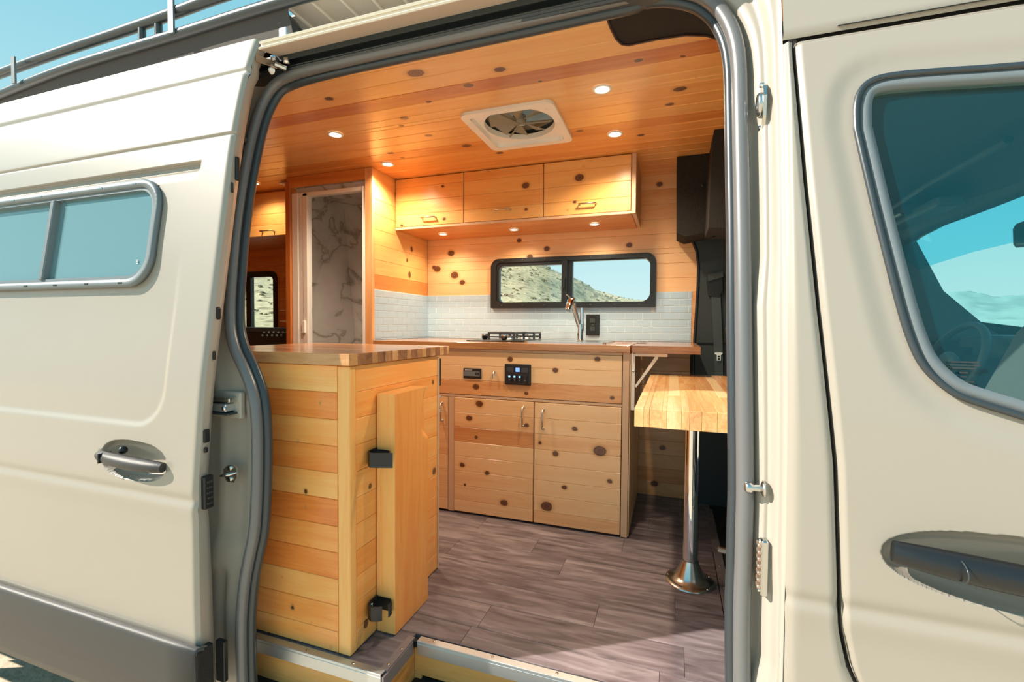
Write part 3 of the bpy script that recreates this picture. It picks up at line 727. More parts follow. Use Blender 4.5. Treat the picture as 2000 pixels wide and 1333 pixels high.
# window: rubber frame, panes, mullion
mapd = lambda u, v, d: (u, yd(v)+d, v)
A = rr(-3.3, -1.476, 1.118, 1.456, .095, 10); B = rr(-3.266, -1.510, 1.152, 1.422, .065, 10); A2 = rr(-3.276, -1.500, 1.142, 1.432, .075, 10)
wf = MB(); wf.ring(A, A2, mapd, -.014, .0, True); wfr = obj('window_frame', wf, 'framegrey', sd)
mb = MB(); mb.ring(A2, B, mapd, -.009, .012); obj('window_rim', mb, 'framegrey', wfr)
mb = MB(); mb.box(-2.015, -1.993, yd(1.28)-.016, yd(1.28)+.012, 1.15, 1.424, .003)
o = obj('mullion', mb, 'framegrey', wfr)
for v_ in range(len(o.data.vertices)):
    vv = o.data.vertices[v_].co; wz = vv.z+wloc(o).z; vv.y += yd(wz)-yd(1.28)
for k in range(5):
    for (z_, s_) in ((1.444, 1), (1.130, -1)):
        mb = MB(); x_ = -1.60-.16*k; mb.box(x_-.008, x_+.008, yd(z_)-.0155, yd(z_)-.013, z_-.0025, z_+.0025); obj('drain_slot', mb, 'black' if s_ < 0 else 'steel', wfr)
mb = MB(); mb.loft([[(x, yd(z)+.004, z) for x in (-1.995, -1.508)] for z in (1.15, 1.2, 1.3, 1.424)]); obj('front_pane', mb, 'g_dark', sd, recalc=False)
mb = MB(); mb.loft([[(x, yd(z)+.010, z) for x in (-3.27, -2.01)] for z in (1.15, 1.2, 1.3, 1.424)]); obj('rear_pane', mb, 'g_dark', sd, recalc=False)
mb = MB(); mb.loft([[(x, yd(z)+.06, z) for x in (-3.4, -1.45)] for z in (1.1, 1.45)]); obj('window_blind', mb, 'darktrim', sd, recalc=False)
# small mark etched on the pane corner
mb = MB(); c_ = onY(267, 512, yd(1.2)); yy = yd(c_.z)+.002
for (dx, dz, ww, hh) in ((0, .006, .011, .0014), (0, .0, .007, .0025), (0, -.0045, .010, .0014), (-.0, .0035, .003, .002)): mb.box(c_.x-ww/2, c_.x+ww/2, yy-.0008, yy, c_.z+dz-hh/2, c_.z+dz+hh/2)
obj('glass_mark', mb, 'white', sd)
# handle
def handle_bar(parent, x0, x1, z0, yf, z1=None, m_='cladding', r=.0135):
    z1 = z1 or z0; mb = MB(); pts = []; N = 18; ra = []
    for k in range(N+1):
        u = k/N; x = x0+(x1-x0)*u; z = z0+(z1-z0)*u
        pts.append((x, yf(z)-.006-.014*math.sin(PI*min(1, max(0, u)))**.7, z)); ra.append(r*(.72+.28*math.sin(PI*u)**.6))
    mb.tube(pts, ra, 16); o = obj('handle', mb, m_, parent)
    return o
hb = handle_bar(sd, -1.614, -1.343, .612, yd, .603, r=.019)
mb = MB(); mb.box(-1.575, -1.571, yd(.6)-.034, yd(.6)-.0, .598, .626); obj('cap_joint', mb, 'black', hb)
mb = MB(); mb.sphere((-1.530, yd(.63)+.004, .632), .012, 14); obj('lock_cylinder', mb, 'black', hb)
# fittings on the door's front edge
def edgebit(name, m_, z0, z1, dy0, dy1, proud=.006, c=.004):
    zc = (z0+z1)/2; q = MB(); q.box(XS-.004, XS+proud, door_y(XS, zc)+dy0, door_y(XS, zc)+dy1, z0, z1, c); return obj(name, q, m_, sd)
edgebit('edge_plug', 'black', .676, .714, .004, .022, .004)
edgebit('edge_plug', 'black', .648, .664, .008, .020, .004)
edgebit('door_latch', 'black', .492, .585, .008, .036, .012)
for k in range(5): edgebit('latch_rib', 'cladding', .505+k*.015, .511+k*.015, .014, .030, .014, .001)
edgebit('weather_clip', 'black', 1.02, 1.055, .006, .020, .003)
edgebit('weather_clip', 'black', .905, .93, .012, .020, .003, .002)
edgebit('weather_clip', 'black', 1.43, 1.50, .010, .022, .006)
edgebit('weather_clip', 'black', 1.39, 1.42, .004, .012, .003, .002)
edgebit('lower_guide', 'black', -.02, .10, .04, .055, .03)
# roller arm that carries the door in the header track
ra_ = thing('roller_arm', 'steel roller arm joining the top of the sliding door to the dark track', 'roller arm', tuple(onY(530, 125, 1.12)))
a = onY(500, 112, yd(1.8)+.02); b_ = onY(560, 135, 1.19)
mb = MB(); q = onY(538, 126, 1.17)
mb.loft([[(a.x, a.y, a.z+.010), (a.x, a.y, a.z-.010), (a.x, a.y+.006, a.z-.010), (a.x, a.y+.006, a.z+.010)], [(q.x, q.y, q.z+.008), (q.x, q.y, q.z-.010), (q.x, q.y+.008, q.z-.010), (q.x, q.y+.008, q.z+.008)]], False, True); obj('arm', mb, 'steel', ra_)
mb = MB(); mb.tube([tuple(q), tuple(b_)], .009, 10); obj('carrier', mb, 'steel', ra_)
for (px_, py_) in ((535, 116), (560, 120)):
    c_ = onY(px_, py_, 1.185); mb = MB(); mb.lathe([(0, .008), (.010, .008), (.010, -.008), (0, -.008)], tuple(c_), 'Z', 18); obj('roller', mb, 'chrome', ra_)
c_ = onY(532, 139, 1.165); mb = MB(); mb.lathe([(0, -.012), (.005, -.012), (.009, -.006), (.011, 0)], tuple(c_), 'Y', 18); obj('guide_wheel', mb, 'white', ra_)

# ================================================================== PASSENGER DOOR
pd = thing('passenger_door', 'beige front passenger door with a tinted window and dark handle', 'door', (.8, .96, ZG+.2))
WIN = [(1700,148),(1760,134),(1850,127),(2000,116),(2200,103)]
def wy(z): return yb(z)
def px_on_body(px, py):
    z = 1.0
    for _ in range(12):
        p = onY(px, py, yb(z)); z = p.z
    return p
LOUT = [(1668,250),(1668,205),(1678,172),(1702,152),(1745,141),(1830,133),(1920,127),(2010,120),(2240,104),(2600,80),(2600,1010),(2240,900),(2010,825),(1930,800),(1870,778),(1828,748),(1796,712),(1775,668),(1756,610),(1730,510),(1705,410),(1684,320)]
WO = [px_on_body(*q) for q in dens(LOUT+[LOUT[0]], 5)[:-1]]
def inset(P, d):
    n = len(P); out = []
    for i in range(n):
        a, b_ = P[i-1], P[(i+1) % n]; t_ = Vector((b_.x-a.x, b_.z-a.z)).normalized(); nrm = Vector((-t_.y, t_.x))
        c = Vector((.75, 1.15))-Vector((P[i].x, P[i].z))
        if nrm.dot(c) < 0: nrm = -nrm
        out.append((P[i].x+nrm.x*d, P[i].z+nrm.y*d))
    return out
def in_poly(x, z, P):
    c = False; n = len(P)
    for i in range(n):
        x1, z1 = P[i-1]; x2, z2 = P[i]
        if (z1 > z) != (z2 > z) and x < (x2-x1)*(z-z1)/(z2-z1)+x1: c = not c
    return c
def dist_poly(x, z, P):
    best = 9
    for i in range(len(P)):
        x1, z1 = P[i-1]; x2, z2 = P[i]; dx, dz = x2-x1, z2-z1; L2 = dx*dx+dz*dz or 1e-9
        t_ = max(0, min(1, ((x-x1)*dx+(z-z1)*dz)/L2)); best = min(best, math.hypot(x-x1-t_*dx, z-z1-t_*dz))
    return best
W0 = [(p.x, p.z) for p in WO][::3]; WI = inset(WO, .012)[::3]
def pdoor_y(x, z):
    y = yb(z)+.005*gs(z, .51, .014)+.004*sstep(.5, .44, z)
    if .75 < z < 1.56 and x > .24:
        y += .007*sstep(.055, .012, dist_poly(x, z, W0)) if not in_poly(x, z, W0) else .007
    u, v = (x-.505)/.155, (z-.612+(x-.505)*.05)/.060*(1-.18*max(-1, min(1, (x-.505)/.155)))
    q = abs(u)**2.4+abs(v)**2.2
    if q < 1: y += .044*(1-q)**.5
    s_ = seam(z)
    y += .008*sstep(s_+.012, s_+.0035, x)+.008*sstep(ZCAP-.016, ZCAP-.005, z)
    return y
zs = zrange(-.4, ZCAP-.005, .012, ((.51, .03, .004), (.61, .072, .002), (ZCAP-.01, .01, .002)))
us = [0, .004, .008, .012, .016]+[.02+.005*k for k in range(6)]+[.05+.0025*k for k in range(148)]+[.42+.03*k for k in range(30)]
mb = MB(); vs = []; fs = []; nx = len(us)
for z in zs:
    for u in us: x = seam(z)+.0035+u; vs.append((x, pdoor_y(x, z), z))
for i in range(len(zs)-1):
    for k in range(nx-1):
        p, q = vs[i*nx+k], vs[(i+1)*nx+k+1]
        if in_poly((p[0]+q[0])/2, (p[2]+q[2])/2, WI): continue
        fs.append((i*nx+k, i*nx+k+1, (i+1)*nx+k+1, (i+1)*nx+k))
mb.add(vs, fs, True); obj('door_skin', mb, 'paint', pd, recalc=False)
mb = MB(); mb.loft([[(seam(z)+.0035, yb(z)+.008, z), (seam(z)+.003, yb(z)+.04, z), (seam(z)+.10, yb(z)+.055, z)] for z in zrange(-.4, ZCAP-.005, .03)]); obj('door_edge', mb, 'paint_in', pd)
mapb = lambda u, v, d: (u, yb(v)+d, v)
def loopat(d): return inset(WO, d)
mb = MB(); mb.ring(loopat(.000), loopat(.010), mapb, -.001, .02, True); wf = obj('window_seal', mb, 'rubber', pd)
mb = MB(); mb.ring(loopat(.010), loopat(.030), mapb, .003, .03, True); obj('inner_frame', mb, 'framegrey', wf)
G = loopat(.026)
bm = bmesh.new(); vv = [bm.verts.new((u, yb(v)+.018, v)) for u, v in G]; f_ = bm.faces.new(vv); bmesh.ops.triangulate(bm, faces=[f_])
mb = MB(); bm.verts.index_update(); mb.add([v.co[:] for v in bm.verts], [[v.index for v in f.verts] for f in bm.faces]); bm.free()
pane = obj('window_pane', mb, 'g_teal', pd, recalc=False)
# faint dark printed sticker rows low on the glass
for i, (x0, x1, yy) in enumerate([(1858,1912,707),(1856,1914,713),(1860,1905,719),(1874,1890,728),(1876,1888,736),(1860,1902,745),(1856,1902,752),(1866,1900,757)]):
    a = onY(x0, yy, yb(.93)+.014); b_ = onY(x1, yy+1, yb(.93)+.014); mb = MB(); mb.box(a.x, b_.x, a.y-.0008, a.y, a.z-.0016, a.z+.0012); obj('sticker_row', mb, 'darktrim', pane)
hb = handle_bar(pd, .362, .70, .626, yb, .598, 'black', .024)
mb = MB(); mb.tube([(.444+.0*k, yb(.61)-.028+.024*math.cos(a), .618+.017*math.sin(a)) for k, a in enumerate([2*PI*q/18 for q in range(18)])], .0012, 6, True); obj('cap_joint', mb, 'rubber', hb)

# ================================================================== ROOF RACK
rk = thing('roof_rack', 'black tubular roof rack with side rails and pale crosswise slats above the door', 'roof rack', (-1.6, 1.35, 2.1))
ZR = 2.15
RL = [onZ(*q, ZR) for q in [(-140, 240), (0, 186), (120, 138), (240, 100), (350, 67), (470, 29), (560, 2), (640, -20), (760, -52)]]
mb = MB(); mb.tube([tuple(p) for p in dens([tuple(p) for p in RL], 3)], .021, 14); obj('lower_rail', mb, 'rack', rk)
RU = []
for (px_, py_) in [(-140, 196), (0, 144), (120, 101), (240, 61), (350, 22), (420, -4), (520, -36)]:
    z_ = ZR; best = None
    # same upright plane as the lower rail: take y of the lower rail at that column
    pl = min(RL, key=lambda p: abs(p.x-onZ(px_, py_+44, ZR).x)); r_ = ray(px_, py_)
    RU.append(CP+r_*((1.0*onZ(px_, py_+44, ZR).y)/r_.y))
mb = MB(); mb.tube([tuple(p) for p in dens([tuple(p) for p in RU], 3)], .021, 14); obj('upper_rail', mb, 'rack', rk)
def post(px_, pt, pb, wpx, m_, name):
    a = onZ(px_, pb, ZR); r_ = ray(px_, pt); b_ = CP+r_*(a.y/r_.y); hw = wpx/2*a.y/F*1.2
    q = MB(); q.box(a.x-hw, a.x+hw, a.y-.036, a.y-.028, a.z-.01, b_.z+.0, .001); obj(name, q, m_, rk)
mb = MB(); mb.loft([[(p.x, p.y+.004, p.z-.005) for p in RL[:7]], [(p.x, p.y+.010, p.z-.04) for p in RL[:7]], [(p.x, p.y+.05, 1.975) for p in RL[:7]]]); obj('side_fairing', mb, 'fairing_shade', rk)
post(45, 118, 166, 15, 'rackgrey', 'rail_plate'); post(351, 9, 70, 17, 'rackgrey', 'rail_plate')
for px_, a_, b_2 in ((278, 50, 92), (310, 38, 82)):
    a = onZ(px_, b_2, ZR); r_ = ray(px_, a_); c_ = CP+r_*(a.y/r_.y); mb = MB(); mb.tube([(a.x, a.y, a.z), (a.x, a.y, c_.z)], .014, 12); obj('upright', mb, 'rack', rk)
XS0 = [onZ(620+0, 58, ZR+.01).x+.106*k for k in range(-1, 14)]
mb = MB(); mb.box(-3.4, XS0[1]-.012, 1.40, 1.75, ZR+.006, ZR+.012); obj('deck_panel', mb, 'fairing', rk)
for k, x in enumerate(XS0[1:-1]):
    mb = MB(); mb.box(x+.004, x+.101, 1.345, 2.2, ZR+.004, ZR+.014, .0); obj('slat', mb, 'fairing', rk)
    mb = MB(); mb.box(x-.004, x+.004, 1.345, 2.2, ZR-.004, ZR+.010); obj('slat_gap_light', mb, 'edge', rk)  # pale strip standing in for light showing through the slat gap
mb = MB(); a = onZ(548, 34, ZR-.03); b_ = onZ(590, 72, ZR-.05); mb.tube([tuple(a), tuple((a+b_)/2+Vector((0, 0, -.01))), tuple(b_)], [.03, .034, .02], 10); obj('clamp', mb, 'rack', rk)
mb = MB(); a = onY(558, 68, 1.22); mb.box(a.x-.02, a.x+.012, a.y-.01, a.y+.02, a.z-.02, a.z+.02, .004); obj('clamp_foot', mb, 'alu', rk)
# ================================================================== INTERIOR: floor, ceiling, walls
fl = structE('floor'); fl['label'] = 'dark wood look vinyl plank floor'
def frow(y0, y1, xs):
    for a, b_ in zip(xs, xs[1:]):
        board('floor_plank', 'vinyl', fl, '+Z', ((a+b_)/2, (y0+y1)/2, 0), b_-a-.0008, y1-y0-.0008, .012, .0009, random.random())
YF = [1.30, 1.395, 1.527, 1.662, 1.808, 1.95, 2.09, 2.232, 2.372, 2.512, 2.65, 2.79, 2.95]
JX = [[-.62, -.02], [-.60, .05], [-.235], [.024, -.98], [-.93, -.42], [-.58], [-.20, -.9], [.0], [-.1], [.05], [0], [-.05]]
for (y0, y1), j in zip(zip(YF, YF[1:]), JX):
    frow(y0, y1, [-1.62]+sorted(j)+[.185 if y0 < 2.2 else .21])
frow(1.125, 1.30, [-1.7, -1.2, -.775])
mb = MB(); mb.box(-5.1, .20, 1.28, 2.95, -.03, -.012); mb.box(-5.1, -.775, 1.115, 1.28, -.03, -.012); mb.box(-5.1, -1.62, 1.28, 2.95, -.012, -.0005); o = obj('subfloor', mb, 'blackm', fl)
# metal edging of the floor and step
ed = struct(obj('trim_1', MB().box(-.752, .20, 1.268, 1.292, -.004, .002), 'alu')); ed['label'] = 'aluminium nosing along the floor edge at the step'
def edging(x0, x1, y, idx):
    a = obj('nosing_face', MB().box(x0, x1, y-.014, y-.008, -.042, -.006, .001), 'alu', ed)
    obj('nosing_groove', MB().box(x0, x1, y-.010, y-.002, -.006, .0005), 'aludark', ed)
    obj('nosing_bead', MB().box(x0, x1, y-.014, y-.009, -.006, .003, .001), 'alu', ed)
edging(-.752, .20, 1.280, 0)
edging(-1.7, -.775, 1.118, 1)
obj('nosing_plate', MB().box(-1.7, -.775, 1.106, 1.128, -.004, .002), 'alu', ed)
obj('nosing_face', MB().box(-.772, -.766, 1.106, 1.268, -.042, -.004), 'aludark', ed)
obj('nosing_plate', MB().box(-.792, -.768, 1.128, 1.280, -.004, .0022), 'aludark', ed)
for x in (-1.26, -1.05, -.88): obj('screw', MB().lathe([(0, .0035), (.004, .003), (.005, .002)], (x, 1.117, 0), 'Z', 10), 'steel', ed)
for x in (-.70, -.50, -.30, -.08): obj('screw', MB().lathe([(0, .0035), (.004, .003), (.005, .002)], (x, 1.283, 0), 'Z', 10), 'steel', ed)
for y in (1.15, 1.22): obj('screw', MB().lathe([(0, .0035), (.004, .003), (.005, .002)], (-.780, y, 0), 'Z', 10), 'steel', ed)
# step risers
sw = structE('wall_step', (-.8, 1.2, -.2)); sw['label'] = 'pine planked step risers under the floor edge'
boards('riser_plank', 'w_step', sw, '-Y', 1.128, -1.7, -.775, -.40, -.040, .078, lo=.1, hi=.4, vstart=-.43)
boards('riser_plank', 'w_step', sw, '+X', -.775, 1.128, 1.292, -.40, -.040, .078, lo=.2, hi=.6, vstart=-.43)
boards('riser_plank', 'w_step', sw, '-Y', 1.292, -.775, .20, -.40, -.040, .078, lo=.1, hi=.4, vstart=-.43, holes=[(-.752, .20, -.5, -.128)])
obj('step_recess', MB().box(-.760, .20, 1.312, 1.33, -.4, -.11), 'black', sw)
struct(obj('step_tread', MB().box(-.9, .20, 1.06, 1.30, -.23, -.20), 'blackm', sw))
obj('trim_sill', MB().box(-1.4, .2, 1.0, 1.13, -.26, -.22), 'black', sw)
# ceiling
ce = structE('ceiling', (0, 0, 1.9)); ce['label'] = 'knotty pine plank ceiling'
tn = [None]*30
CE0 = 1.24
tn[0:4] = [.12, .18, .22, .30]; tn[4] = .86; tn[5] = .35; tn[6] = .28; tn[7] = .38; tn[8] = .42; tn[9] = .3; tn[10] = .62
boards('ceiling_plank', 'w_ceil', ce, '-Z', 1.90, -3.6, .30, CE0, 2.90, .0855, holes=[(-.86, -.47, 1.81, 2.19)], tones=tn, dark=.2, lo=.25, hi=.55, ch=.0022)
q_ = MB()
for bx in ((-3.6, -.86, CE0, 2.95), (-.47, .3, CE0, 2.95), (-.86, -.47, CE0, 1.81), (-.86, -.47, 2.19, 2.95)): q_.box(*bx, 1.914, 1.918)
obj('ceiling_backing', q_, 'blackm', ce)
bm_ = MB(); plate(bm_, -3.6, .3, 1.2, 1.24, 0, [])
# far wall
wf_ = structE('wall_far', (0, 2.87, 1)); wf_['label'] = 'knotty pine far wall of the camper with white tile splashback'
WH = (-1.136+.006, -.1-.006, 1.123+.006, 1.444-.006)
tones = [None]*30
boards('wall_plank', 'w_back', wf_, '-Y', 2.87, -1.622, .124, 1.212, 1.90, .0865, holes=[WH], lo=.2, hi=.5, dark=.0, vstart=1.90-.0865*8)
boards('wall_plank', 'w_back', wf_, '-Y', 2.87, -.22, .098, 0.0, .90, .083, lo=.35, hi=.6, dark=.0, vstart=0)
boards('wall_plank', 'w_back', wf_, '-Y', 2.87, .100, .124, .90, 1.212, .312, lo=.5, hi=.55, dark=0)
tl = wf_
def tiles(parent, face, plane, u0, u1, z0, z1, holes=(), shift=0):
    h = .0405; L = .102; r = 0; z = z1
    while z > z0+.004:
        za = max(z0, z-h); off = (L/2 if r % 2 else 0)+shift; u = u0-off
        while u < u1-1e-4:
            a, b_ = max(u, u0), min(u+L, u1)
            if b_-a > .008:
                zs_ = [(za, z)]
                ok = True
                for (ha, hb, hc, hd) in holes:
                    if ha < b_ and hb > a and hc < z and hd > za:
                        if hc > za+.008 and a >= ha-.02 and b_ <= hb+.02: zs_ = [(za, hc)]
                        elif b_ > ha > a: b_ = ha
                        elif a < hb < b_: a = hb
                        else: ok = False
                if ok and b_-a > .008:
                    for (q0, q1) in zs_:
                        c = ((a+b_)/2, plane, (q0+q1)/2) if face == '-Y' else (plane, (a+b_)/2, (q0+q1)/2)
                        board('tile', 'tile', parent, face, c, b_-a-.0034, q1-q0-.0034, .006, .0012, .3)
            u += L
        z = za; r += 1
obj('grout', MB().box(-1.622, .100, 2.868, 2.872, .90, 1.212), 'grout', wf_)
bpy.data.objects.remove(bpy.data.objects['grout'])
gb = MB(); plate(gb, -1.622, .100, .90, 1.212, 2.8665, [(WH[0], WH[1], WH[2], 1.212)], .006); obj('grout', gb, 'grout', wf_)
tiles(wf_, '-Y', 2.8645, -1.622, .100, .92, 1.212, [(WH[0], WH[1], WH[2], 1.3)], .03)
# side wall (partition) between kitchen and shower
wl = structE('wall_left', (-1.64, 2.55, 1)); wl['label'] = 'knotty pine side wall at the left end of the kitchen'
boards('wall_plank', 'w_part', wl, '+X', -1.622, 2.256, 2.868, 1.212, 1.90, .0865, lo=.15, hi=.45, tones=[.72]+[None]*9, vstart=1.212, dark=.05)
obj('grout', MB().box(-1.626, -1.6185, 2.256, 2.868, .90, 1.212), 'grout', wl)
tiles(wl, '+X', -1.6165, 2.256, 2.866, .92, 1.212, (), .02)
obj('partition_core', MB().box(-1.660, -1.634, 2.256, 2.95, 0, 1.9), 'w_palez', wl, .3)
obj('end_post', MB().box(-1.668, -1.618, 2.236, 2.258, 0, 1.899, .002), 'w_palez', wl, .5)
# shower: wooden surround, white frame, marble walls
sh = thing('shower_stall', 'shower stall with white door frame and veined marble panels beside the kitchen', 'shower', (-1.92, 2.5, 0))
obj('surround_post', MB().box(-2.236, -2.200, 2.226, 2.262, 0, 1.872, .002), 'w_plainz', sh, .85)
obj('surround_header', MB().box(-2.236, -1.668, 2.236, 2.256, 1.835, 1.899, .002), 'w_plain', sh, .72)
for nm, bx in (('door_jamb', (-2.198, -2.150, 2.238, 2.275, 0, 1.80)), ('door_jamb', (-2.147, -2.120, 2.246, 2.280, 0, 1.79)), ('door_jamb', (-2.117, -2.082, 2.240, 2.28, 0, 1.795)), ('door_jamb', (-1.690, -1.669, 2.238, 2.275, 0, 1.80)), ('door_head', (-2.198, -1.669, 2.240, 2.278, 1.775, 1.80))):
    obj(nm, MB().box(*bx, .003), 'white', sh)
obj('door_catch', MB().box(-2.117, -2.097, 2.228, 2.242, .955, 1.03, .002), 'white', sh)
def wx(z): return -2.235-.115*sstep(.8, 2.0, z)
mb = MB(); mb.loft([[(-2.20-.0, 2.28, z), (-2.235-.10*max(0, (z-.9)), 2.875, z)] for z in (0, .9, 1.93)], False); obj('marble_panel', mb, 'marble', sh)
mb = MB(); mb.box(-2.40, -1.664, 2.878, 2.89, 0, 1.93); obj('marble_panel', mb, 'marble', sh)
mb = MB(); mb.box(-1.668, -1.663, 2.28, 2.88, 0, 1.93); obj('marble_panel', mb, 'marble', sh)
mb = MB(); mb.box(-2.34, -1.664, 2.28, 2.90, 1.885, 1.892); obj('shower_ceiling', mb, 'marble', sh)
obj('upper_panel', MB().box(-2.198, -1.669, 2.280, 2.286, 1.80, 1.84), 'marble', sh)
# rear part of the van
wr = structE('wall_rear_side', (-3, 2.87, 1)); wr['label'] = 'darker pine wall beside the bed at the rear'
boards('wall_plank', 'w_plain', wr, '-Y', 2.87, -3.6, -2.44, .6, 1.9, .0865, holes=[(-3.48, -2.985, .94, 1.415)], lo=.55, hi=.8, dark=.1)
boards('wall_plank', 'w_plain', structE('wall_rear', (-3.6, 2, 1)), '+X', -3.6, 1.15, 2.9, .0, 1.9, .0865, lo=.4, hi=.7)
wn = structE('wall_near', (-2.5, 1.1, 1)); wn['label'] = 'inner lining of the side wall behind the open door'
obj('lining_panel', MB().box(-3.6, -1.42, 1.20, 1.215, 0, 1.88), 'w_plain', wn, .5)
w2 = structE('window_2', (-3.22, 2.9, 1.16)); w2['label'] = 'black framed rear side window'
mpf = lambda u, v, d: (u, 2.87+d, v)
mb = MB(); mb.ring(rr(-3.50, -2.965, .925, 1.43, .06), rr(-3.455, -3.0, .96, 1.385, .03), mpf, -.012, .02); obj('window_frame', mb, 'black', w2)
obj('mullion', MB().box(-3.275, -3.225, 2.852, 2.885, .94, 1.40), 'black', w2)
obj('window_pane', MB().box(-3.46, -2.99, 2.90, 2.903, .95, 1.395), 'g_clear', w2)
oc = thing('rear_overhead_cabinet', 'small pine overhead cabinet above the bed at the rear', 'cabinet', (-2.8, 2.6, 1.75))
ZB, ZT = 1.585, 1.89
dd = onY(570, 372, 2.42)
obj('carcass', MB().box(-3.55, -2.42, 2.44, 2.868, 1.60, 1.899), 'w_plain', oc, .6)
dr = obj('door', MB().box(-3.4, -2.27, 2.425, 2.438, 1.60, 1.888), 'w_plain', oc, .5)
boards('door_plank', 'w_plain', dr, '-Y', 2.418, -3.4, -2.27, 1.60, 1.888, .072, T=.008, lo=.25, hi=.5, dark=0)
hp = onY(523, 452, 2.41)
def bar_handle(parent, c, L, vert, m_='satin', out=.022, ax='-Y', r=.0045):
    q = MB()
    if ax == '-Y':
        P = [(0, 0), (0, -out), (L, -out), (L, 0)]
        pts = [(c[0]+(0 if vert else u-L/2), c[1]+v, c[2]+((u-L/2) if vert else 0)) for u, v in P]
    else:
        P = [(0, 0), (0, out), (L, out), (L, 0)]
        pts = [(c[0]+v, c[1]+(0 if vert else u-L/2), c[2]+((u-L/2) if vert else 0)) for u, v in P]
    q.tube(pts, r, 10)
    for p in (pts[0], pts[-1]): q.sphere(p, r*1.5, 8)
    return obj('handle', q, m_, parent)
bar_handle(dr, (hp.x, 2.414, hp.z), .10, False)
bd = thing('rear_worktop_unit', 'black unit with two rows of small round studs in front of the rear window', 'bench', (-2.7, 2.5, .9))
obj('top', MB().box(-3.3, -2.26, 2.30, 2.75, .955, .985, .004), 'darktrim', bd)
obj('front', MB().box(-3.3, -2.26, 2.30, 2.32, .80, .953, .003), 'black', bd)
for r_i in range(2):
    for k in range(5):
        p = onY(515+k*9.3-r_i*3, 650+r_i*6, 2.295); obj('stud', MB().lathe([(0, -.004), (.006, -.003), (.008, .004)], tuple(p), 'Y', 12), 'rackgrey', bd)

# ================================================================== KITCHEN
YK = 2.236
kc = thing('kitchen_cabinet', 'knotty pine kitchen base cabinet with plank doors and a control panel front', 'cabinet', (-.7, 2.5, 0))
obj('carcass', MB().box(-1.60, -.225, YK+.016, 2.86, .012, .884), 'w_kitchen', kc, .4)
obj('end_panel', MB().box(-.220, -.190, YK-.004, 2.862, .004, .885, .001), 'paneledge', kc)
obj('end_face', MB().box(-.188, -.184, YK+.004, 2.862, .008, .88), 'w_palez', kc, .35)
pn = onY(876, 772, YK).x; 
obj('stile', MB().box(-1.135, -1.100, YK-.002, YK+.016, .006, .625, .001), 'paneledge', kc)
obj('rail', MB().box(-1.40, -.222, YK-.002, YK+.016, .627, .640, .001), 'paneledge', kc)
obj('top_rail', MB().box(-1.40, -.222, YK-.001, YK+.016, .872, .884), 'paneledge', kc)
dp = obj('control_front', MB().box(-1.40, -.2235, YK+.004, YK+.014, .642, .871), 'w_kitchen', kc, .4)
boards('front_plank', 'w_kitchen', dp, '-Y', YK-.004, -1.40, -.2235, .642, .871, .077, T=.009, tones=[.62, .16, .18], vstart=.642)
def kdoor(x0, x1, tones, hx, hz):
    d_ = obj('door', MB().box(x0, x1, YK+.004, YK+.014, .012, .624), 'w_kitchen', kc, .4)
    boards('door_plank', 'w_kitchen', d_, '-Y', YK-.006, x0, x1, .012, .624, .0785, T=.010, tones=tones, vstart=-.004)
    bar_handle(d_, (hx, YK-.008, hz), .096, True); return d_
xc = onY(1043, 880, YK).x
p1 = onY(1021, 815, YK-.02); p2 = onY(1060, 820, YK-.02)
kdoor(-1.098, xc-.003, [.32, .42, .35, .30, .25, .78, .45, .3], p1.x, p1.z)
kdoor(xc+.003, -.2235, [.42, .22, .16, .2, .15, .42, .18, .12], p2.x, p2.z)
p3 = onY(862, 805, YK-.02)
kdoor(-1.40, -1.137, [.3, .4, .35, .3, .5, .4, .45, .3], p3.x, p3.z)
# worktop: long staves
def staves_x(parent, x0, x1, y0, y1, z0, z1, w_, tones, lens=None, m_='block_x'):
    y = y0; i = 0
    while y < y1-.004:
        b_ = min(y+w_, y1)
        cuts = [x0, x1] if i == 0 and lens is None else [x0]+sorted(random.uniform(x0+.1, x1-.1) for _ in range(1 if x1-x0 < .7 else 2))+[x1]
        for a, c in zip(cuts, cuts[1:]):
            if c-a < .01: continue
            obj('stave', MB().box(a+.0002, c-.0002, y+.0002, b_-.0002, z0, z1), m_, parent, tones[i % len(tones)] if callable(tones) is False else tones(i))
        y = b_; i += 1
kt = thing('kitchen_worktop', 'long butcher block worktop on the kitchen cabinet, holding hob and sink', 'worktop', (-.9, 2.55, .9))
mbk = MB(); obj('front_strip', MB().box(-1.60, -.186, 2.214, 2.256, .886, .920, .001), 'block_x', kt, .42)
random.seed(11)
YS = [2.256, 2.30, 2.345]
staves_x(kt, -1.60, -.186, 2.256, 2.36, .886, .920, .052, [.55, .35, .6], 1)
staves_x(kt, -1.60, -1.09, 2.36, 2.80, .886, .920, .055, [.35, .55, .3, .7], 1)
staves_x(kt, -1.60, -.186, 2.80, 2.862, .886, .920, .062, [.5, .4], 1)
staves_x(kt, -.22, -.186, 2.36, 2.80, .886, .920, .055, [.5, .4, .6])
obj('core', MB().box(-1.09, -.22, 2.36, 2.80, .886, .9185), 'block_x', kt, .5)
fx = thing('worktop_extension', 'fold up butcher block worktop leaf at the right end of the kitchen', 'worktop', (-.03, 2.55, .9))
staves_x(fx, -.178, .118, 2.214, 2.862, .886, .920, .054, [.62, .5, .7, .4, .6], None)
bk = thing('folding_bracket', 'cream folding shelf bracket under the fold up worktop leaf', 'bracket', (-.168, 2.25, .75))
obj('wall_arm', MB().box(-.182, -.165, 2.236, 2.256, .615, .882, .001), 'offwhite', bk)
obj('top_arm', MB().box(-.165, -.022, 2.236, 2.256, .870, .884, .001), 'offwhite', bk)
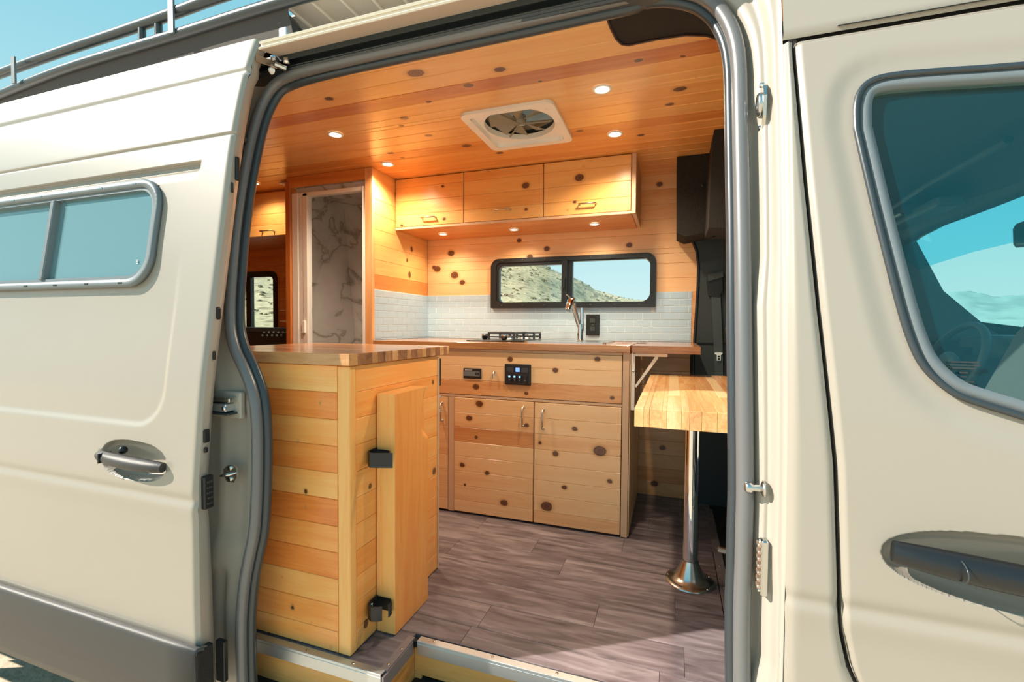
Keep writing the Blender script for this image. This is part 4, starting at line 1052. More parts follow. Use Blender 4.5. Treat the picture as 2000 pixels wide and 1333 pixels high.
mb = MB(); mb.prism([(-.166, .728), (-.158, .722), (-.062, .862), (-.062, .872), (-.074, .872)], 'Y', 2.238, 2.252); obj('brace', mb, 'offwhite', bk)
obj('pivot', MB().lathe([(0, -.003), (.005, -.003), (.005, 0)], (-.172, 2.236, .80), 'Y', 12), 'steel', bk)
# overhead cabinets: one run of three doors
YO = 2.478
ov = thing('overhead_cabinet', 'pine overhead cabinet with three plank doors above the kitchen window', 'cabinet', (-.9, 2.67, 1.6))
obj('carcass', MB().box(-1.618, -.215, YO+.014, 2.866, 1.606, 1.898), 'w_over', ov, .4)
obj('end_panel', MB().box(-.213, -.192, YO-.004, 2.866, 1.598, 1.899, .001), 'paneledge', ov)
obj('bottom_panel', MB().box(-1.618, -.214, YO-.002, 2.866, 1.594, 1.605, .001), 'w_over', ov, .7)
obj('bottom_edge', MB().box(-1.618, -.192, YO-.008, YO-.003, 1.590, 1.604, .001), 'paneledge', ov)
XO = [-1.618, -1.160, -.682, -.214]
TO = [[.30, .42, .36, .45], [.18, .40, .32, .45], [.25, .3, .22, .2]]
for i in range(3):
    a, b_ = XO[i]+.0025, XO[i+1]-.0025
    d_ = obj('door', MB().box(a, b_, YO+.002, YO+.012, 1.606, 1.894), 'w_over', ov, .4)
    boards('door_plank', 'w_over', d_, '-Y', YO-.008, a, b_, 1.606, 1.894, .082, T=.010, tones=TO[i], vstart=1.606-.01)
    px_, py_ = [(836, 425), (981, 410), (1147, 398)][i]; h_ = onY(px_, py_, YO-.02)
    bar_handle(d_, (h_.x, YO-.008, h_.z), .088, False)
# kitchen window
w1 = structE('window_1', (-.62, 2.87, 1.28)); w1['label'] = 'black framed sliding kitchen window'
O_ = rr(-1.136, -.100, 1.123, 1.444, .03, 8, (.055, .055, .008, .008)); I_ = rr(-1.100, -.132, 1.158, 1.418, .03, 8, (.05, .03, .03, .05))
mb = MB(); mb.ring(O_, I_, mpf, -.030, .03); obj('window_frame', mb, 'black', w1)
mb = MB(); mb.ring(rr(-1.140, -.096, 1.119, 1.448, .002), I_, mpf, .003, .06); obj('window_reveal', mb, 'w_back', w1, .3)
pl = [onY(975, 518, 2.85), onY(1101, 590, 2.85)]; pr = [onY(1118, 508, 2.85), onY(1272, 592, 2.85)]
mb = MB(); mb.ring(rr(-1.102, -.648, 1.156, 1.420, .03), rr(pl[0].x, pl[1].x, pl[1].z, 1.395, .03, 8, (.004, .03, .03, .004)), mpf, -.022, .012); obj('sliding_sash', mb, 'black', w1)
mb = MB(); mb.ring(rr(-.648, -.130, 1.156, 1.420, .04), rr(pr[0].x, pr[1].x, pr[1].z, pr[0].z-.008, .04, 8, (.04, .004, .004, .04)), mpf, -.012, .02); obj('fixed_sash', mb, 'black', w1)
obj('meeting_stile', MB().box(-.662, -.625, 2.838, 2.875, 1.156, 1.420, .002), 'black', w1)
obj('window_pane', MB().box(-1.10, -.64, 2.868, 2.871, 1.156, 1.42), 'g_clear', w1)
obj('window_pane', MB().box(-.65, -.13, 2.880, 2.883, 1.156, 1.42), 'g_clear', w1)
for k in range(7):
    obj('screw', MB().lathe([(0, -.0025), (.004, -.002), (.005, 0)], (-1.06+k*.145, 2.84, 1.140), 'Y', 10), 'cladding', w1)
for k in range(7):
    obj('screw', MB().lathe([(0, -.0025), (.004, -.002), (.005, 0)], (-1.06+k*.145, 2.84, 1.430), 'Y', 10), 'cladding', w1)
obj('latch', MB().box(-.652, -.636, 2.826, 2.840, 1.24, 1.31, .003), 'black', w1)
# hob
hb_ = thing('gas_hob', 'black glass gas hob with dark pan supports left of the sink', 'hob', (-.92, 2.55, .92))
obj('glass_top', MB().box(-1.105, -.765, 2.392, 2.78, .9205, .9275, .002), 'black', hb_)
g1 = MB()
def pan_support(x0, x1, y0, y1, z0, z1, r=.006):
    q = MB(); cx, cy = (x0+x1)/2, (y0+y1)/2
    for (x, y) in ((x0, y0), (x1, y0), (x1, y1), (x0, y1)): q.box(x-r, x+r, y-r, y+r, z0, z1, .0015)
    for y in (y0, y1): q.box(x0, x1, y-r, y+r, z1-2*r, z1, .0015)
    for x in (x0, x1): q.box(x-r, x+r, y0, y1, z1-2*r, z1, .0015)
    for (ax, ay, bx, by) in ((x0, cy, cx-.03, cy), (cx+.03, cy, x1, cy), (cx, y0, cx, cy-.03), (cx, cy+.03, cx, y1)):
        q.box(min(ax, bx)-(r if ax == bx else 0), max(ax, bx)+(r if ax == bx else 0), min(ay, by)-(r if ay == by else 0), max(ay, by)+(r if ay == by else 0), z1-2*r, z1+.0, .0015)
    for y in (y0, y1): q.box(x0, x1, y-r*.8, y+r*.8, z0+.012, z0+.020)
    return q
obj('pan_support', pan_support(-.985, -.835, 2.44, 2.62, .929, .972), 'rubber', hb_)
obj('pan_support', pan_support(-.925, -.775, 2.63, 2.76, .929, .972), 'rubber', hb_)
for (x, y, r) in ((-.91, 2.53, .036), (-.85, 2.695, .028)):
    b_ = obj('burner', MB().lathe([(0, .022), (r*.8, .022), (r, .018), (r, .008), (r*1.25, .006), (r*1.25, 0)], (x, y, .9275), 'Z', 24), 'satin', hb_)
    obj('burner_cap', MB().lathe([(0, .030), (r*.7, .029), (r*.75, .022)], (x, y, .9275), 'Z', 24), 'black', b_)
for (x, y) in ((-1.035, 2.50), (-.885, 2.415)):
    k_ = obj('knob', MB().lathe([(0, .032), (.016, .032), (.018, .028), (.017, .008), (.012, .006), (.012, 0)], (x, y, .9275), 'Z', 20), 'black', hb_)
    obj('knob_ring', MB().lathe([(.0182, .031), (.0188, .027), (.0182, .023)], (x, y, .9275), 'Z', 20), 'chrome', k_)
# sink with flush cover
sk = thing('kitchen_sink', 'steel rimmed square sink with dark cover set in the worktop under the window', 'sink', (-.53, 2.55, .92))
mb = MB(); mb.ring(rr(-.745, -.315, 2.335, 2.745, .02), rr(-.730, -.330, 2.350, 2.730, .015), lambda u, v, d: (u, v, .9275-d), 0, .009); obj('rim', mb, 'steel', sk)
obj('cover', MB().box(-.728, -.332, 2.352, 2.728, .921, .9265, .001), 'lcd', sk)
# tap
tp = thing('kitchen_tap', 'chrome kitchen tap with a pull out head in front of the window', 'tap', (-.49, 2.66, .92))
T0 = onY(1133, 668, 2.66); 
obj('base', MB().lathe([(0, .010), (.022, .010), (.026, .006), (.026, 0)], (T0.x, 2.66, .9205), 'Z', 24), 'chrome', tp)
mb = MB(); mb.tube([(T0.x, 2.66, .925), (T0.x, 2.66, .99), (T0.x-.001, 2.66, 1.02)], [.019, .018, .016], 18); obj('body', mb, 'chrome', tp)
hd = onY(1113, 596, 2.60); 
mb = MB(); mb.tube([(T0.x-.003, 2.66, 1.0), (T0.x-.018, 2.655, 1.05), (T0.x-.030, 2.645, 1.095), (hd.x+.012, 2.62, 1.135)], [.014, .014, .015, .017], 16); obj('spout_arm', mb, 'steel', tp)
mb = MB(); mb.tube([(hd.x+.014, 2.625, 1.160), (hd.x+.004, 2.60, 1.150), (hd.x-.006, 2.575, 1.098)], [.016, .021, .017], 18); sp_ = obj('spray_head', mb, 'chrome', tp)
mb = MB(); mb.tube([(T0.x+.010, 2.668, .98), (T0.x+.006, 2.668, 1.115)], .012, 14); obj('column', mb, 'chrome', tp)
mb = MB(); mb.tube([(hd.x+.008, 2.62, 1.155), (hd.x-.012, 2.61, 1.182), (hd.x-.020, 2.60, 1.188)], [.006, .005, .004], 10); obj('lever', mb, 'steel', tp)
# socket on the tiles
p = onY(1158, 635, 2.86)
so = thing('wall_socket', 'black double socket plate on the pale tiles right of the tap', 'socket', (p.x, 2.86, p.z))
obj('plate', MB().box(p.x-.041, p.x+.041, 2.850, 2.8605, p.z-.064, p.z+.064, .003), 'black', so)
for s_ in (-1, 1): obj('outlet', MB().box(p.x-.017, p.x+.017, 2.847, 2.851, p.z+s_*.025-.015, p.z+s_*.025+.015, .003), 'darktrim', so)
obj('reset_button', MB().box(p.x-.008, p.x+.008, 2.846, 2.851, p.z-.006, p.z+.006), 'cladding', so)
# battery monitor and switch panel on the control front
a, b_ = onY(905, 719, YK-.01), onY(940, 741, YK-.01)
mo = thing('battery_monitor', 'small black display panel on the kitchen front, left of the switches', 'control panel', ((a.x+b_.x)/2, YK-.01, (a.z+b_.z)/2))
obj('case', MB().box(a.x, b_.x, YK-.012, YK-.0045, b_.z, a.z, .004), 'black', mo)
obj('screen', MB().box(a.x+.006, b_.x-.008, YK-.0135, YK-.0115, b_.z+.014, a.z-.016), 'lcd', mo)
def text(s, x, y, z, size, m_, parent, name='lettering'):
    cu = bpy.data.curves.new(name, 'FONT'); cu.body = s; cu.size = size; cu.extrude = .0003; cu.align_x = 'LEFT'
    tmp = bpy.data.objects.new('tmp', cu); C.objects.link(tmp); dg = bpy.context.evaluated_depsgraph_get(); me = bpy.data.meshes.new_from_object(tmp.evaluated_get(dg)); bpy.data.objects.remove(tmp)
    me.materials.append(M[m_]); o = bpy.data.objects.new(name, me); C.objects.link(o); o.rotation_euler = (PI/2, 0, 0); o.parent = parent; o.location = Vector((x, y, z))-wloc(parent); return o
text('RENOGY', a.x+.010, YK-.0125, a.z-.013, .0105, 'white', mo)
for k in range(2): obj('button', MB().box(b_.x-.032+k*.012, b_.x-.024+k*.012, YK-.0142, YK-.013, b_.z+.020, b_.z+.034), 'black', mo)
a, b_ = onY(986, 711, YK-.01), onY(1037, 754, YK-.01)
sp2 = thing('switch_panel', 'black square switch panel with blue lights on the kitchen front', 'control panel', ((a.x+b_.x)/2, YK-.01, (a.z+b_.z)/2))
obj('case', MB().box(a.x, b_.x, YK-.016, YK-.0045, b_.z, a.z, .005), 'black', sp2)
cx_ = (a.x+b_.x)/2
obj('voltmeter', MB().box(cx_-.010, cx_+.012, YK-.0185, YK-.015, a.z-.038, a.z-.018, .001), 'bluescreen', sp2)
obj('usb_cover', MB().box(a.x+.012, cx_-.018, YK-.018, YK-.015, a.z-.042, a.z-.014, .003), 'rubber', sp2)
obj('usb_cover', MB().box(cx_+.020, b_.x-.012, YK-.018, YK-.015, a.z-.042, a.z-.014, .003), 'rubber', sp2)
for k in range(4):
    x = a.x+.020+k*.0275
    r_ = obj('rocker', MB().box(x, x+.018, YK-.022, YK-.015, b_.z+.010, b_.z+.052, .002), 'black', sp2)
    if k < 3: obj('indicator', MB().box(x+.005, x+.013, YK-.0235, YK-.0215, b_.z+.040, b_.z+.047), 'blueled', r_)
    obj('mark', MB().box(x+.006, x+.012, YK-.0235, YK-.0215, b_.z+.024, b_.z+.028), 'rackgrey', r_)
p = onY(965, 732, YK-.01)
hk = thing('robe_hook', 'small nickel hook on the kitchen front between the two black panels', 'hook', tuple(p))
mb = MB(); mb.tube([(p.x, YK-.004, p.z+.014), (p.x, YK-.018, p.z+.016), (p.x-.001, YK-.020, p.z-.02)], [.006, .006, .0045], 10); obj('hook_arm', mb, 'satin', hk)

# ================================================================== LOW CABINET BY THE DOOR
XL, YL0, YL1 = -.902, 1.136, 1.690
lc = thing('low_cabinet', 'knotty pine low cabinet just inside the door, its end facing the step', 'cabinet', (-1.2, 1.4, 0))
obj('carcass', MB().box(-1.60, XL-.012, YL0+.012, YL1-.004, .004, .884), 'w_plain', lc, .4)
zrow = (.884-.004)/11.0
obj('corner_post', MB().box(XL-.046, XL, YL0-.002, YL0+.030, .003, .884, .006), 'w_hotz', lc, .08)
boards('front_plank', 'w_lf', lc, '-Y', YL0, -1.60, XL-.046, .004, .884, .0815, tones=[.22, .34, .20, .58, .38, .62, .18, .50, .25, .60, .10], vstart=-.012, T=.012)
boards('end_plank', 'w_lr', lc, '+X', XL-.002, YL0+.030, YL1-.010, .004, .884, .0815, lo=.15, hi=.5, dark=.1, tones=[.2, .35, .25, .4, .3, .3, .2, .3, .22, .35, .28], vstart=-.012)
obj('edge_strip', MB().box(XL-.010, XL+.001, YL1-.010, YL1, .003, .878, .001), 'paneledge', lc)
obj('back_panel', MB().box(-1.60, XL-.010, YL1-.004, YL1, .003, .88), 'w_plain', lc, .5)
obj('hinge_strip', MB().box(XL-.006, XL+.003, YL1, YL1+.012, .76, .872), 'black', lc)
for z_ in (.716, .655): obj('catch', MB().sphere((XL+.002, YL1+.006, z_), .006, 10), 'chrome', lc)
lt = thing('butcher_block_top', 'butcher block top on the low cabinet, striped end grain at its right end', 'worktop', (-1.2, 1.45, .9))
random.seed(4)
TT = [.22, .62, .75, .35, .8, .55, .25, .7, .88, .4, .75, .6, .3, .8, .45, .7, .25, .6]
y = 1.122; i = 0
mb = MB()
while y < 1.762:
    w_ = .040 if i == 0 else random.choice([.028, .034, .038, .042]); b_ = min(y+w_, 1.765)
    obj('stave', MB().box(-1.60, -.893, y+.0002, b_-.0002, .886, .921, .0012), 'block_x', lt, TT[i % len(TT)] if i else .26); y = b_; i += 1
# fold away leg box with finger scoop
fb = thing('folding_table_leaf', 'upright pine folding table leaf with a scooped grip on the low cabinet end', 'folding table', (-.86, 1.37, .4))
X1 = -.832; a_, b_ = 1.266, 1.478; zt, zb = .786, .004
mb = MB(); rows = []
sc_y, sc_z = 1.478, .665
ny, nz = 40, 110; vs = []; fs = []
for j in range(nz+1):
    z = zb+(zt-zb)*j/nz
    for k in range(ny+1):
        y = a_+(b_-a_)*k/ny; u, v = (y-(b_+.012))/.062, (z-.655)/.052
        if z > .655: v *= .35
        q = u*u+v*v; x = X1-(.018*min(1, (1-q)*1.8)**.8 if q < 1 else 0); vs.append((x, y, z))
for j in range(nz):
    for k in range(ny): fs.append((j*(ny+1)+k, j*(ny+1)+k+1, (j+1)*(ny+1)+k+1, (j+1)*(ny+1)+k))
mb.add(vs, fs, True); obj('face_board', mb, 'w_hotz', fb, .38, recalc=False)
obj('side_board', MB().box(XL+.002, X1-.0005, a_-.001, a_+.012, zb, zt, .001), 'w_hotz', fb, .05)
obj('core', MB().box(XL+.002, X1-.022, a_+.012, b_-.0005, zb, zt-.001), 'w_palez', fb, .3)
obj('top_board', MB().box(XL+.002, X1-.0005, a_+.012, b_-.001, zt-.0115, zt), 'w_plain', fb, .35)
for (z_, py_) in ((.60, 0), (.105, 1)):
    lab = ['black fabric strap loop, the upper of two on the low cabinet end', 'black fabric strap loop, the lower of two on the low cabinet end'][py_]
    c0 = onX(716 if not py_ else 714, 892 if not py_ else 1188, -.895)
    cz = onX(740, 893 if not py_ else 1187, -.875).z
    st_ = thing('strap', lab, 'strap', (-.88, 1.24, cz))
    def band(pts, h=.023, t_=.0035, name='band'):
        q = MB(); rows = []
        P = [Vector((x, y, 0)) for x, y in pts]
        for i in range(len(P)):
            d = (P[min(i+1, len(P)-1)]-P[max(i-1, 0)]).normalized(); n_ = Vector((-d.y, d.x, 0))*t_/2
            rows.append([(P[i].x+n_.x, P[i].y+n_.y, cz+h), (P[i].x-n_.x, P[i].y-n_.y, cz+h), (P[i].x-n_.x, P[i].y-n_.y, cz-h), (P[i].x+n_.x, P[i].y+n_.y, cz-h)])
        q.loft(rows, False, True); n0 = len(rows)-1
        q.add(rows[0], [(0, 1, 2, 3)]); q.add(rows[-1], [(3, 2, 1, 0)]); return obj(name, q, 'black', st_)
    if not py_: band([(-.898, 1.262), (-.899, 1.235), (-.893, 1.212), (-.878, 1.200), (-.860, 1.205), (-.835, 1.214), (-.812, 1.222)]); band([(-.898, 1.258), (-.880, 1.262), (-.858, 1.262), (-.846, 1.255)], .018, name='inner_band')
    else: band([(-.898, 1.262), (-.899, 1.230), (-.892, 1.208), (-.876, 1.200), (-.856, 1.208), (-.846, 1.215)]); band([(-.898, 1.262), (-.872, 1.262), (-.848, 1.262), (-.836, 1.250), (-.834, 1.232)], .020, name='inner_band')
    obj('screw', MB().lathe([(0, .004), (.005, .003), (.006, 0)], (-.897, 1.232, cz+.008), 'X', 10), 'chrome', st_)

# ================================================================== TABLE
ZT_ = .785
tb = thing('pedestal_table', 'butcher block table on a single chrome pedestal beside the front seats', 'table', (.09, 1.93, 0))
ty0 = onZ(1240, 797, ZT_).y; ty1 = onZ(1266, 729, ZT_).y; tx0 = onZ(1240, 797, ZT_).x-.001
top_t = .052
x = tx0; i = 0; TW = [.020, .012, .026, .010, .030, .016, .024, .030, .022, .026, .018, .030, .024, .03, .03, .03, .03]
TN = [.12, .2, .35, .3, .0, .42, .3, .4, .38, .05, .5, .45, .3, .62, .4, .5, .3]
random.seed(21); FR = [.22, .34, .30, .25, .12, .30, .40, .30, .22, .28, .2, .35, .4, .35, .3, .4, .3]
while x < .40:
    w_ = TW[i % len(TW)]*1.25; y_cut = ty0+random.uniform(.15, .75)*(ty1-ty0)
    for (a, b_, tn_) in ((ty0+.0, y_cut, FR[i % 17]), (y_cut, ty1, TN[i % 17])):
        q = MB(); hx, hy = w_/2-.0002, (b_-a)/2-.0002
        q.box(-hy, hy, -hx, hx, 0, top_t, .0009); me = q.mesh('stave'); me.materials.append(M['block_t'])
        o = bpy.data.objects.new('stave', me); C.objects.link(o); o.rotation_euler = (0, 0, PI/2); o.parent = tb; o.color = (min(1, tn_*1.0), 0, 0, 1)
        o.location = Vector((x+w_/2, (a+b_)/2, ZT_-top_t))-wloc(tb)
    x += w_; i += 1
PX, PY = onY(1350, 1000, 1.945).x, 1.945
obj('pole', MB().tube([(PX, PY, .05), (PX, PY, ZT_-top_t-.02)], .0285, 28), 'chrome', tb)
obj('floor_flange', MB().lathe([(.030, .085), (.034, .070), (.052, .030), (.062, .014), (.080, .008), (.092, .005), (.094, .0005)], (PX, PY, 0), 'Z', 40), 'steel', tb)
for k in range(5):
    a = 2*PI*k/5+.5; obj('screw', MB().lathe([(0, .004), (.004, .003), (.005, 0)], (PX+.084*math.cos(a), PY+.084*math.sin(a), .006), 'Z', 10), 'chrome', tb)
obj('top_flange', MB().lathe([(.030, -.07), (.032, -.05), (.07, -.012), (.085, -.006), (.085, 0)], (PX, PY, ZT_-top_t-.001), 'Z', 36), 'steel', tb)

# ================================================================== CEILING FITTINGS
vf = thing('roof_fan', 'square cream roof vent with a round smoky fan cover in the ceiling', 'roof vent', (-.66, 2.0, 1.9))
mpz = lambda u, v, d: (u, v, 1.9+d)
mb = MB(); mb.ring(rr(-.868, -.462, 1.790, 2.205, .035), rr(-.835, -.495, 1.823, 2.172, .025), mpz, -.014, -.0005); obj('frame', mb, 'white', vf)
mb = MB(); n_ = 36
cx_, cy_ = -.665, 1.9975; I2 = []
for k in range(64):
    a = 2*PI*k/64; c_, s_ = math.cos(a), math.sin(a); q_ = (abs(c_)**14+abs(s_)**14)**(-1/14); I2.append((cx_+.170*c_*q_, cy_+.1745*s_*q_))
rows = [[(u, v, 1.888) for u, v in I2], [(cx_+(u-cx_)*.98, cy_+(v-cy_)*.98, 1.906) for u, v in I2], [(cx_+.158*math.cos(math.atan2(v-cy_, u-cx_)), cy_+.158*math.sin(math.atan2(v-cy_, u-cx_)), 1.907) for u, v in I2], [(cx_+.156*math.cos(math.atan2(v-cy_, u-cx_)), cy_+.156*math.sin(math.atan2(v-cy_, u-cx_)), 1.930) for u, v in I2]]
mb.loft(rows, False, True); obj('shroud', mb, 'white', vf)
obj('cover', MB().lathe([(0, .0), (.157, .0)], (cx_, cy_, 1.950), 'Z', 36), 'acrylic', vf)
for k in range(8):
    a = 2*PI*k/8; mb = MB(); c, s_ = math.cos(a), math.sin(a); c2, s2 = math.cos(a+.5), math.sin(a+.5)
    mb.add([(cx_+.03*c, cy_+.03*s_, 1.918), (cx_+.138*c, cy_+.138*s_, 1.914), (cx_+.138*c2, cy_+.138*s2, 1.932), (cx_+.03*c2, cy_+.03*s2, 1.926)], [(0, 1, 2, 3)]); obj('fan_blade', mb, 'acrylic', vf)
obj('fan_hub', MB().lathe([(0, 0), (.028, .0), (.030, .01), (.030, .035)], (cx_, cy_, 1.912), 'Z', 20), 'acrylic', vf)
for a in (0.1, 2.2, 4.3): mb = MB(); mb.tube([(cx_, cy_, 1.912), (cx_+.147*math.cos(a), cy_+.147*math.sin(a), 1.912)], .004, 8); obj('fan_strut', mb, 'acrylic', vf)
def puck(name, label, group, p, r, z, watts):
    t_ = thing(name, label, 'ceiling light' if 'ceiling' in name else 'cabinet light', (p.x, p.y, z), group)
    obj('bezel', MB().lathe([(r*1.38, -.0005), (r*1.36, -.005), (r*1.02, -.006), (r, -.002)], (p.x, p.y, z), 'Z', 28), 'white', t_)
    obj('diffuser', MB().lathe([(0, -.003), (r, -.003), (r, -.0005)], (p.x, p.y, z), 'Z', 24), 'led', t_)
    L = bpy.data.lights.new('lamp_glow', 'SPOT'); L.energy = watts; L.color = (1, .80, .56); L.spot_size = 2.6; L.spot_blend = .8; L.shadow_soft_size = r
    lo = bpy.data.objects.new('lamp_glow', L); C.objects.link(lo); lo.parent = t_; lo.location = (0, 0, -.012)
CG, UG = 'round lights recessed in the pine ceiling', 'round lights under the overhead cabinet'
WC, WU = 34, 8
puck('ceiling_light', 'round ceiling light right of the roof fan, the nearer of that pair', CG, onZ(1176, 173, 1.9), .026, 1.9, WC)
puck('ceiling_light', 'round ceiling light right of the roof fan, above the overhead cabinet end', CG, onZ(1201, 261, 1.9), .026, 1.9, WC)
puck('ceiling_light', 'round ceiling light left of the roof fan, nearest the door opening', CG, onZ(655, 262, 1.9), .026, 1.9, WC)
puck('ceiling_light', 'round ceiling light close to the top of the shower side wall', CG, onZ(757, 320, 1.9), .026, 1.9, WC)
puck('ceiling_light', 'round ceiling light farthest to the rear, above the bed', CG, onZ(496, 357, 1.9), .026, 1.9, WC*.3)
for (px_, py_, l_) in ((865, 457, 'leftmost of the three round lights under the overhead cabinet'), (1004, 448, 'middle one of the three round lights under the overhead cabinet'), (1161, 437, 'rightmost of the three round lights under the overhead cabinet')):
    puck('cabinet_light', l_, UG, onZ(px_, py_, 1.594), .022, 1.594, WU)

# ================================================================== DARK TRIM AT THE FRONT OF THE LIVING SPACE
pt = thing('pillar_trim', 'dark grey moulded pillar trim at the right end of the pine wall', 'trim panel', (.2, 2.8, 1))
P0 = [(1322,455),(1342,462),(1354,474),(1361,492),(1364,520),(1363,560),(1358,640),(1354,700),(1352,1000)]
pl_ = [(onY(x_, y_, 2.83).x, onY(x_, y_, 2.83).z) for x_, y_ in P0]
poly = pl_+[(.40, pl_[-1][1]), (.40, 1.75), (pl_[0][0], 1.75)]
mb = MB(); mb.prism(poly, 'Y', 2.83, 2.90); obj('panel', mb, 'darktrim', pt)
mb = MB(); mb.tube([(a, 2.828, b_) for a, b_ in pl_], .008, 10); obj('edge_seal', mb, 'black', pt)
a = onY(1362, 669, 2.82); mb = MB(); mb.box(a.x, .42, 2.822, 2.83, a.z-.006, a.z-.0); obj('panel_gap', mb, 'black', pt)
def poly_y(name, pts, y0, y1, m_, parent, yp=None):
    q = MB(); q.prism([(onY(x_, y_, yp or y0).x, onY(x_, y_, yp or y0).z) for x_, y_ in pts], 'Y', y0, y1); return obj(name, q, m_, parent)
dwf = thing('far_door_window', 'driver side door window frame edge glimpsed past the dark pillar', 'window frame', (.34, 2.8, 1.2))
q = [onY(x_, y_, 2.80) for x_, y_ in [(1440, 468), (1432, 474), (1427, 490), (1427, 540), (1431, 620), (1436, 690)]]
mb = MB(); mb.tube([tuple(v) for v in dens([tuple(v) for v in q], 3)], .009, 10); obj('frame_edge', mb, 'beltbuckle', dwf)
mb = MB(); mb.tube([(v.x+.014, v.y+.004, v.z-.006) for v in [Vector(k) for k in dens([tuple(v) for v in q], 3)]], .010, 10); obj('inner_seal', mb, 'black', dwf)
sb = thing('seat_belt', 'dark seat belt hanging from its guide on the pillar, with a pale tongue', 'seat belt', (.2, 2.78, 1.2))
poly_y('belt_guide', [(1380,548),(1410,540),(1412,568),(1404,580),(1384,578)], 2.80, 2.828, 'black', sb)
poly_y('guide_cover', [(1383,536),(1412,530),(1413,541),(1383,550)], 2.79, 2.828, 'darktrim', sb)
poly_y('webbing', [(1389,575),(1407,575),(1412,690),(1412,735),(1396,735),(1395,690)], 2.806, 2.810, 'belt', sb)
tg = poly_y('tongue', [(1396,689),(1411,689),(1411,692),(1408,694),(1408,705),(1400,705),(1400,694),(1396,692)], 2.798, 2.803, 'beltbuckle', sb)
poly_y('tongue_slot', [(1402,695),(1406,695),(1406,698),(1402,698)], 2.796, 2.799, 'black', tg)
poly_y('tongue_slot', [(1402,700),(1406,700),(1406,703),(1402,703)], 2.796, 2.799, 'black', tg)
cbx = thing('carpeted_box', 'black carpet covered box high on the wall above the pillar', 'storage box', (.1, 2.7, 1.7))
mb = MB(); pp = [onY(x_, y_, 2.60) for x_, y_ in [(1322,292),(1392,285),(1392,452),(1338,462),(1322,455)]]
mb.prism([(v.x, v.z) for v in pp], 'Y', 2.60, 2.84); obj('body', mb, 'carpet', cbx)
obj('strap_button', MB().lathe([(0, -.006), (.008, -.005), (.010, 0)], tuple(onY(1372, 362, 2.598)), 'Y', 12), 'black', cbx)
hp_ = thing('headliner_panel', 'tall dark grey fabric panel hanging beside the front of the ceiling', 'trim panel', (.2, 2.4, 1.7))
pp = [onY(x_, y_, 2.30) for x_, y_ in [(1384,445),(1388,330),(1398,220),(1416,140),(1432,96),(1475,60),(1475,445)]]
mb = MB(); mb.prism([(v.x, v.z) for v in pp], 'Y', 2.30, 2.58); obj('panel', mb, 'blackm', hp_)
poly_y('hook', [(1391,446),(1399,446),(1399,462),(1392,464)], 2.5, 2.52, 'black', hp_)
# dark plastic cover where ceiling meets the door header
hc = thing('header_cover', 'black moulded cover filling the front top corner of the door opening', 'trim panel', (0, 1.35, 1.87))
P1 = [(1180,10),(1184,30),(1192,52),(1203,74),(1214,85),(1228,87),(1280,76),(1340,67),(1380,68),(1405,76),(1425,92),(1440,112),(1462,112),(1462,-60),(1180,-60)]
v1 = [onZ(x_, y_, 1.888) for x_, y_ in P1]
mb = MB(); n_ = len(v1); mb.add([(v.x, v.y, 1.888) for v in v1]+[(v.x, v.y, 1.899) for v in v1], [tuple(range(n_)), tuple(range(2*n_-1, n_-1, -1))]+[(i, n_+i, n_+(i+1) % n_, (i+1) % n_) for i in range(n_)]); obj('cover', mb, 'blackm', hc)
mb = MB(); mb.tube([(v.x, v.y, 1.886) for v in v1[:12]], .0035, 8); obj('cover_edge', mb, 'dark_wood_trim', hc)
# metal strip with screws along the front edge of the floor
fs_ = thing('floor_edge_strip', 'dark metal strip with screws where the plank floor meets the cab', 'edge strip', (.2, 2.0, 0))
a, b_ = onZ(1375, 1010, 0), onZ(1426, 1236, 0)
mb = MB(); mb.box(.187, .222, 1.32, 2.75, .0005, .004); obj('strip', mb, 'aludark', fs_)
for k in range(8): obj('screw', MB().lathe([(0, .006), (.004, .0055), (.005, .004)], (.204, 1.42+.17*k, 0), 'Z', 10), 'steel', fs_)
# ================================================================== THE CAB
M['cabdark'] = mat('dark_teal_grey_cab_plastic', (.045, .075, .08), .6)
M['cabseat'] = mat('black_seat_fabric', (.05, .055, .055), .85, bump=.3, bscale=150)
M['headliner'] = mat('grey_headliner_fabric', (.05, .07, .08), .9)
cf = structE('trim_2', (.9, 2, -.01)); cf['label'] = 'black cab floor mat in front of the plank floor'
obj('mat', MB().box(.222, 2.0, 1.10, 2.92, -.03, -.004), 'blackm', cf)
dd_ = thing('driver_door', 'far driver door with its window, seen through the cab', 'door', (.8, 2.92, .4))
hole = [(.36, 1.02), (.60, 1.01), (.90, 1.0), (1.172, 1.0), (1.180, 1.03), (1.172, 1.085), (.86, 1.42), (.60, 1.43), (.42, 1.42), (.37, 1.38)]
outr = [(.26, -.2), (.60, -.2), (1.2, -.2), (2.0, -.2), (2.0, .96), (1.36, .97), (1.0, 1.75), (.60, 1.75), (.36, 1.75), (.26, 1.5)]
mb = MB(); mb.ring(outr, hole, lambda u, v, d: (u, 2.86+d, v), 0, .08); obj('door_panel', mb, 'cabdark', dd_)
mb = MB(); mb.add([(u, 2.93, v) for u, v in hole], [tuple(range(len(hole)))]); obj('window_pane', mb, 'g_clear', dd_)
cbd = thing('cab_roof_lining', 'dark headliner of the cab with sun visor and overhead console', 'headliner', (.8, 2, 1.6))
rows = []
for (x, z) in ((.30, 1.64), (.55, 1.64), (.80, 1.60), (.95, 1.52), (1.03, 1.45)):
    rows.append([(x+.05*math.sin(PI*(y-1.1)/1.8), y, z+.05*math.sin(PI*(y-1.1)/1.8)-.06*sstep(2.55, 2.86, y)-.03*sstep(1.3, 1.1, y)) for y in [1.10+.1*k for k in range(18)]+[2.87]])
mb = MB(); mb.loft(rows); obj('lining', mb, 'headliner', cbd)
mb = MB(); rows = []
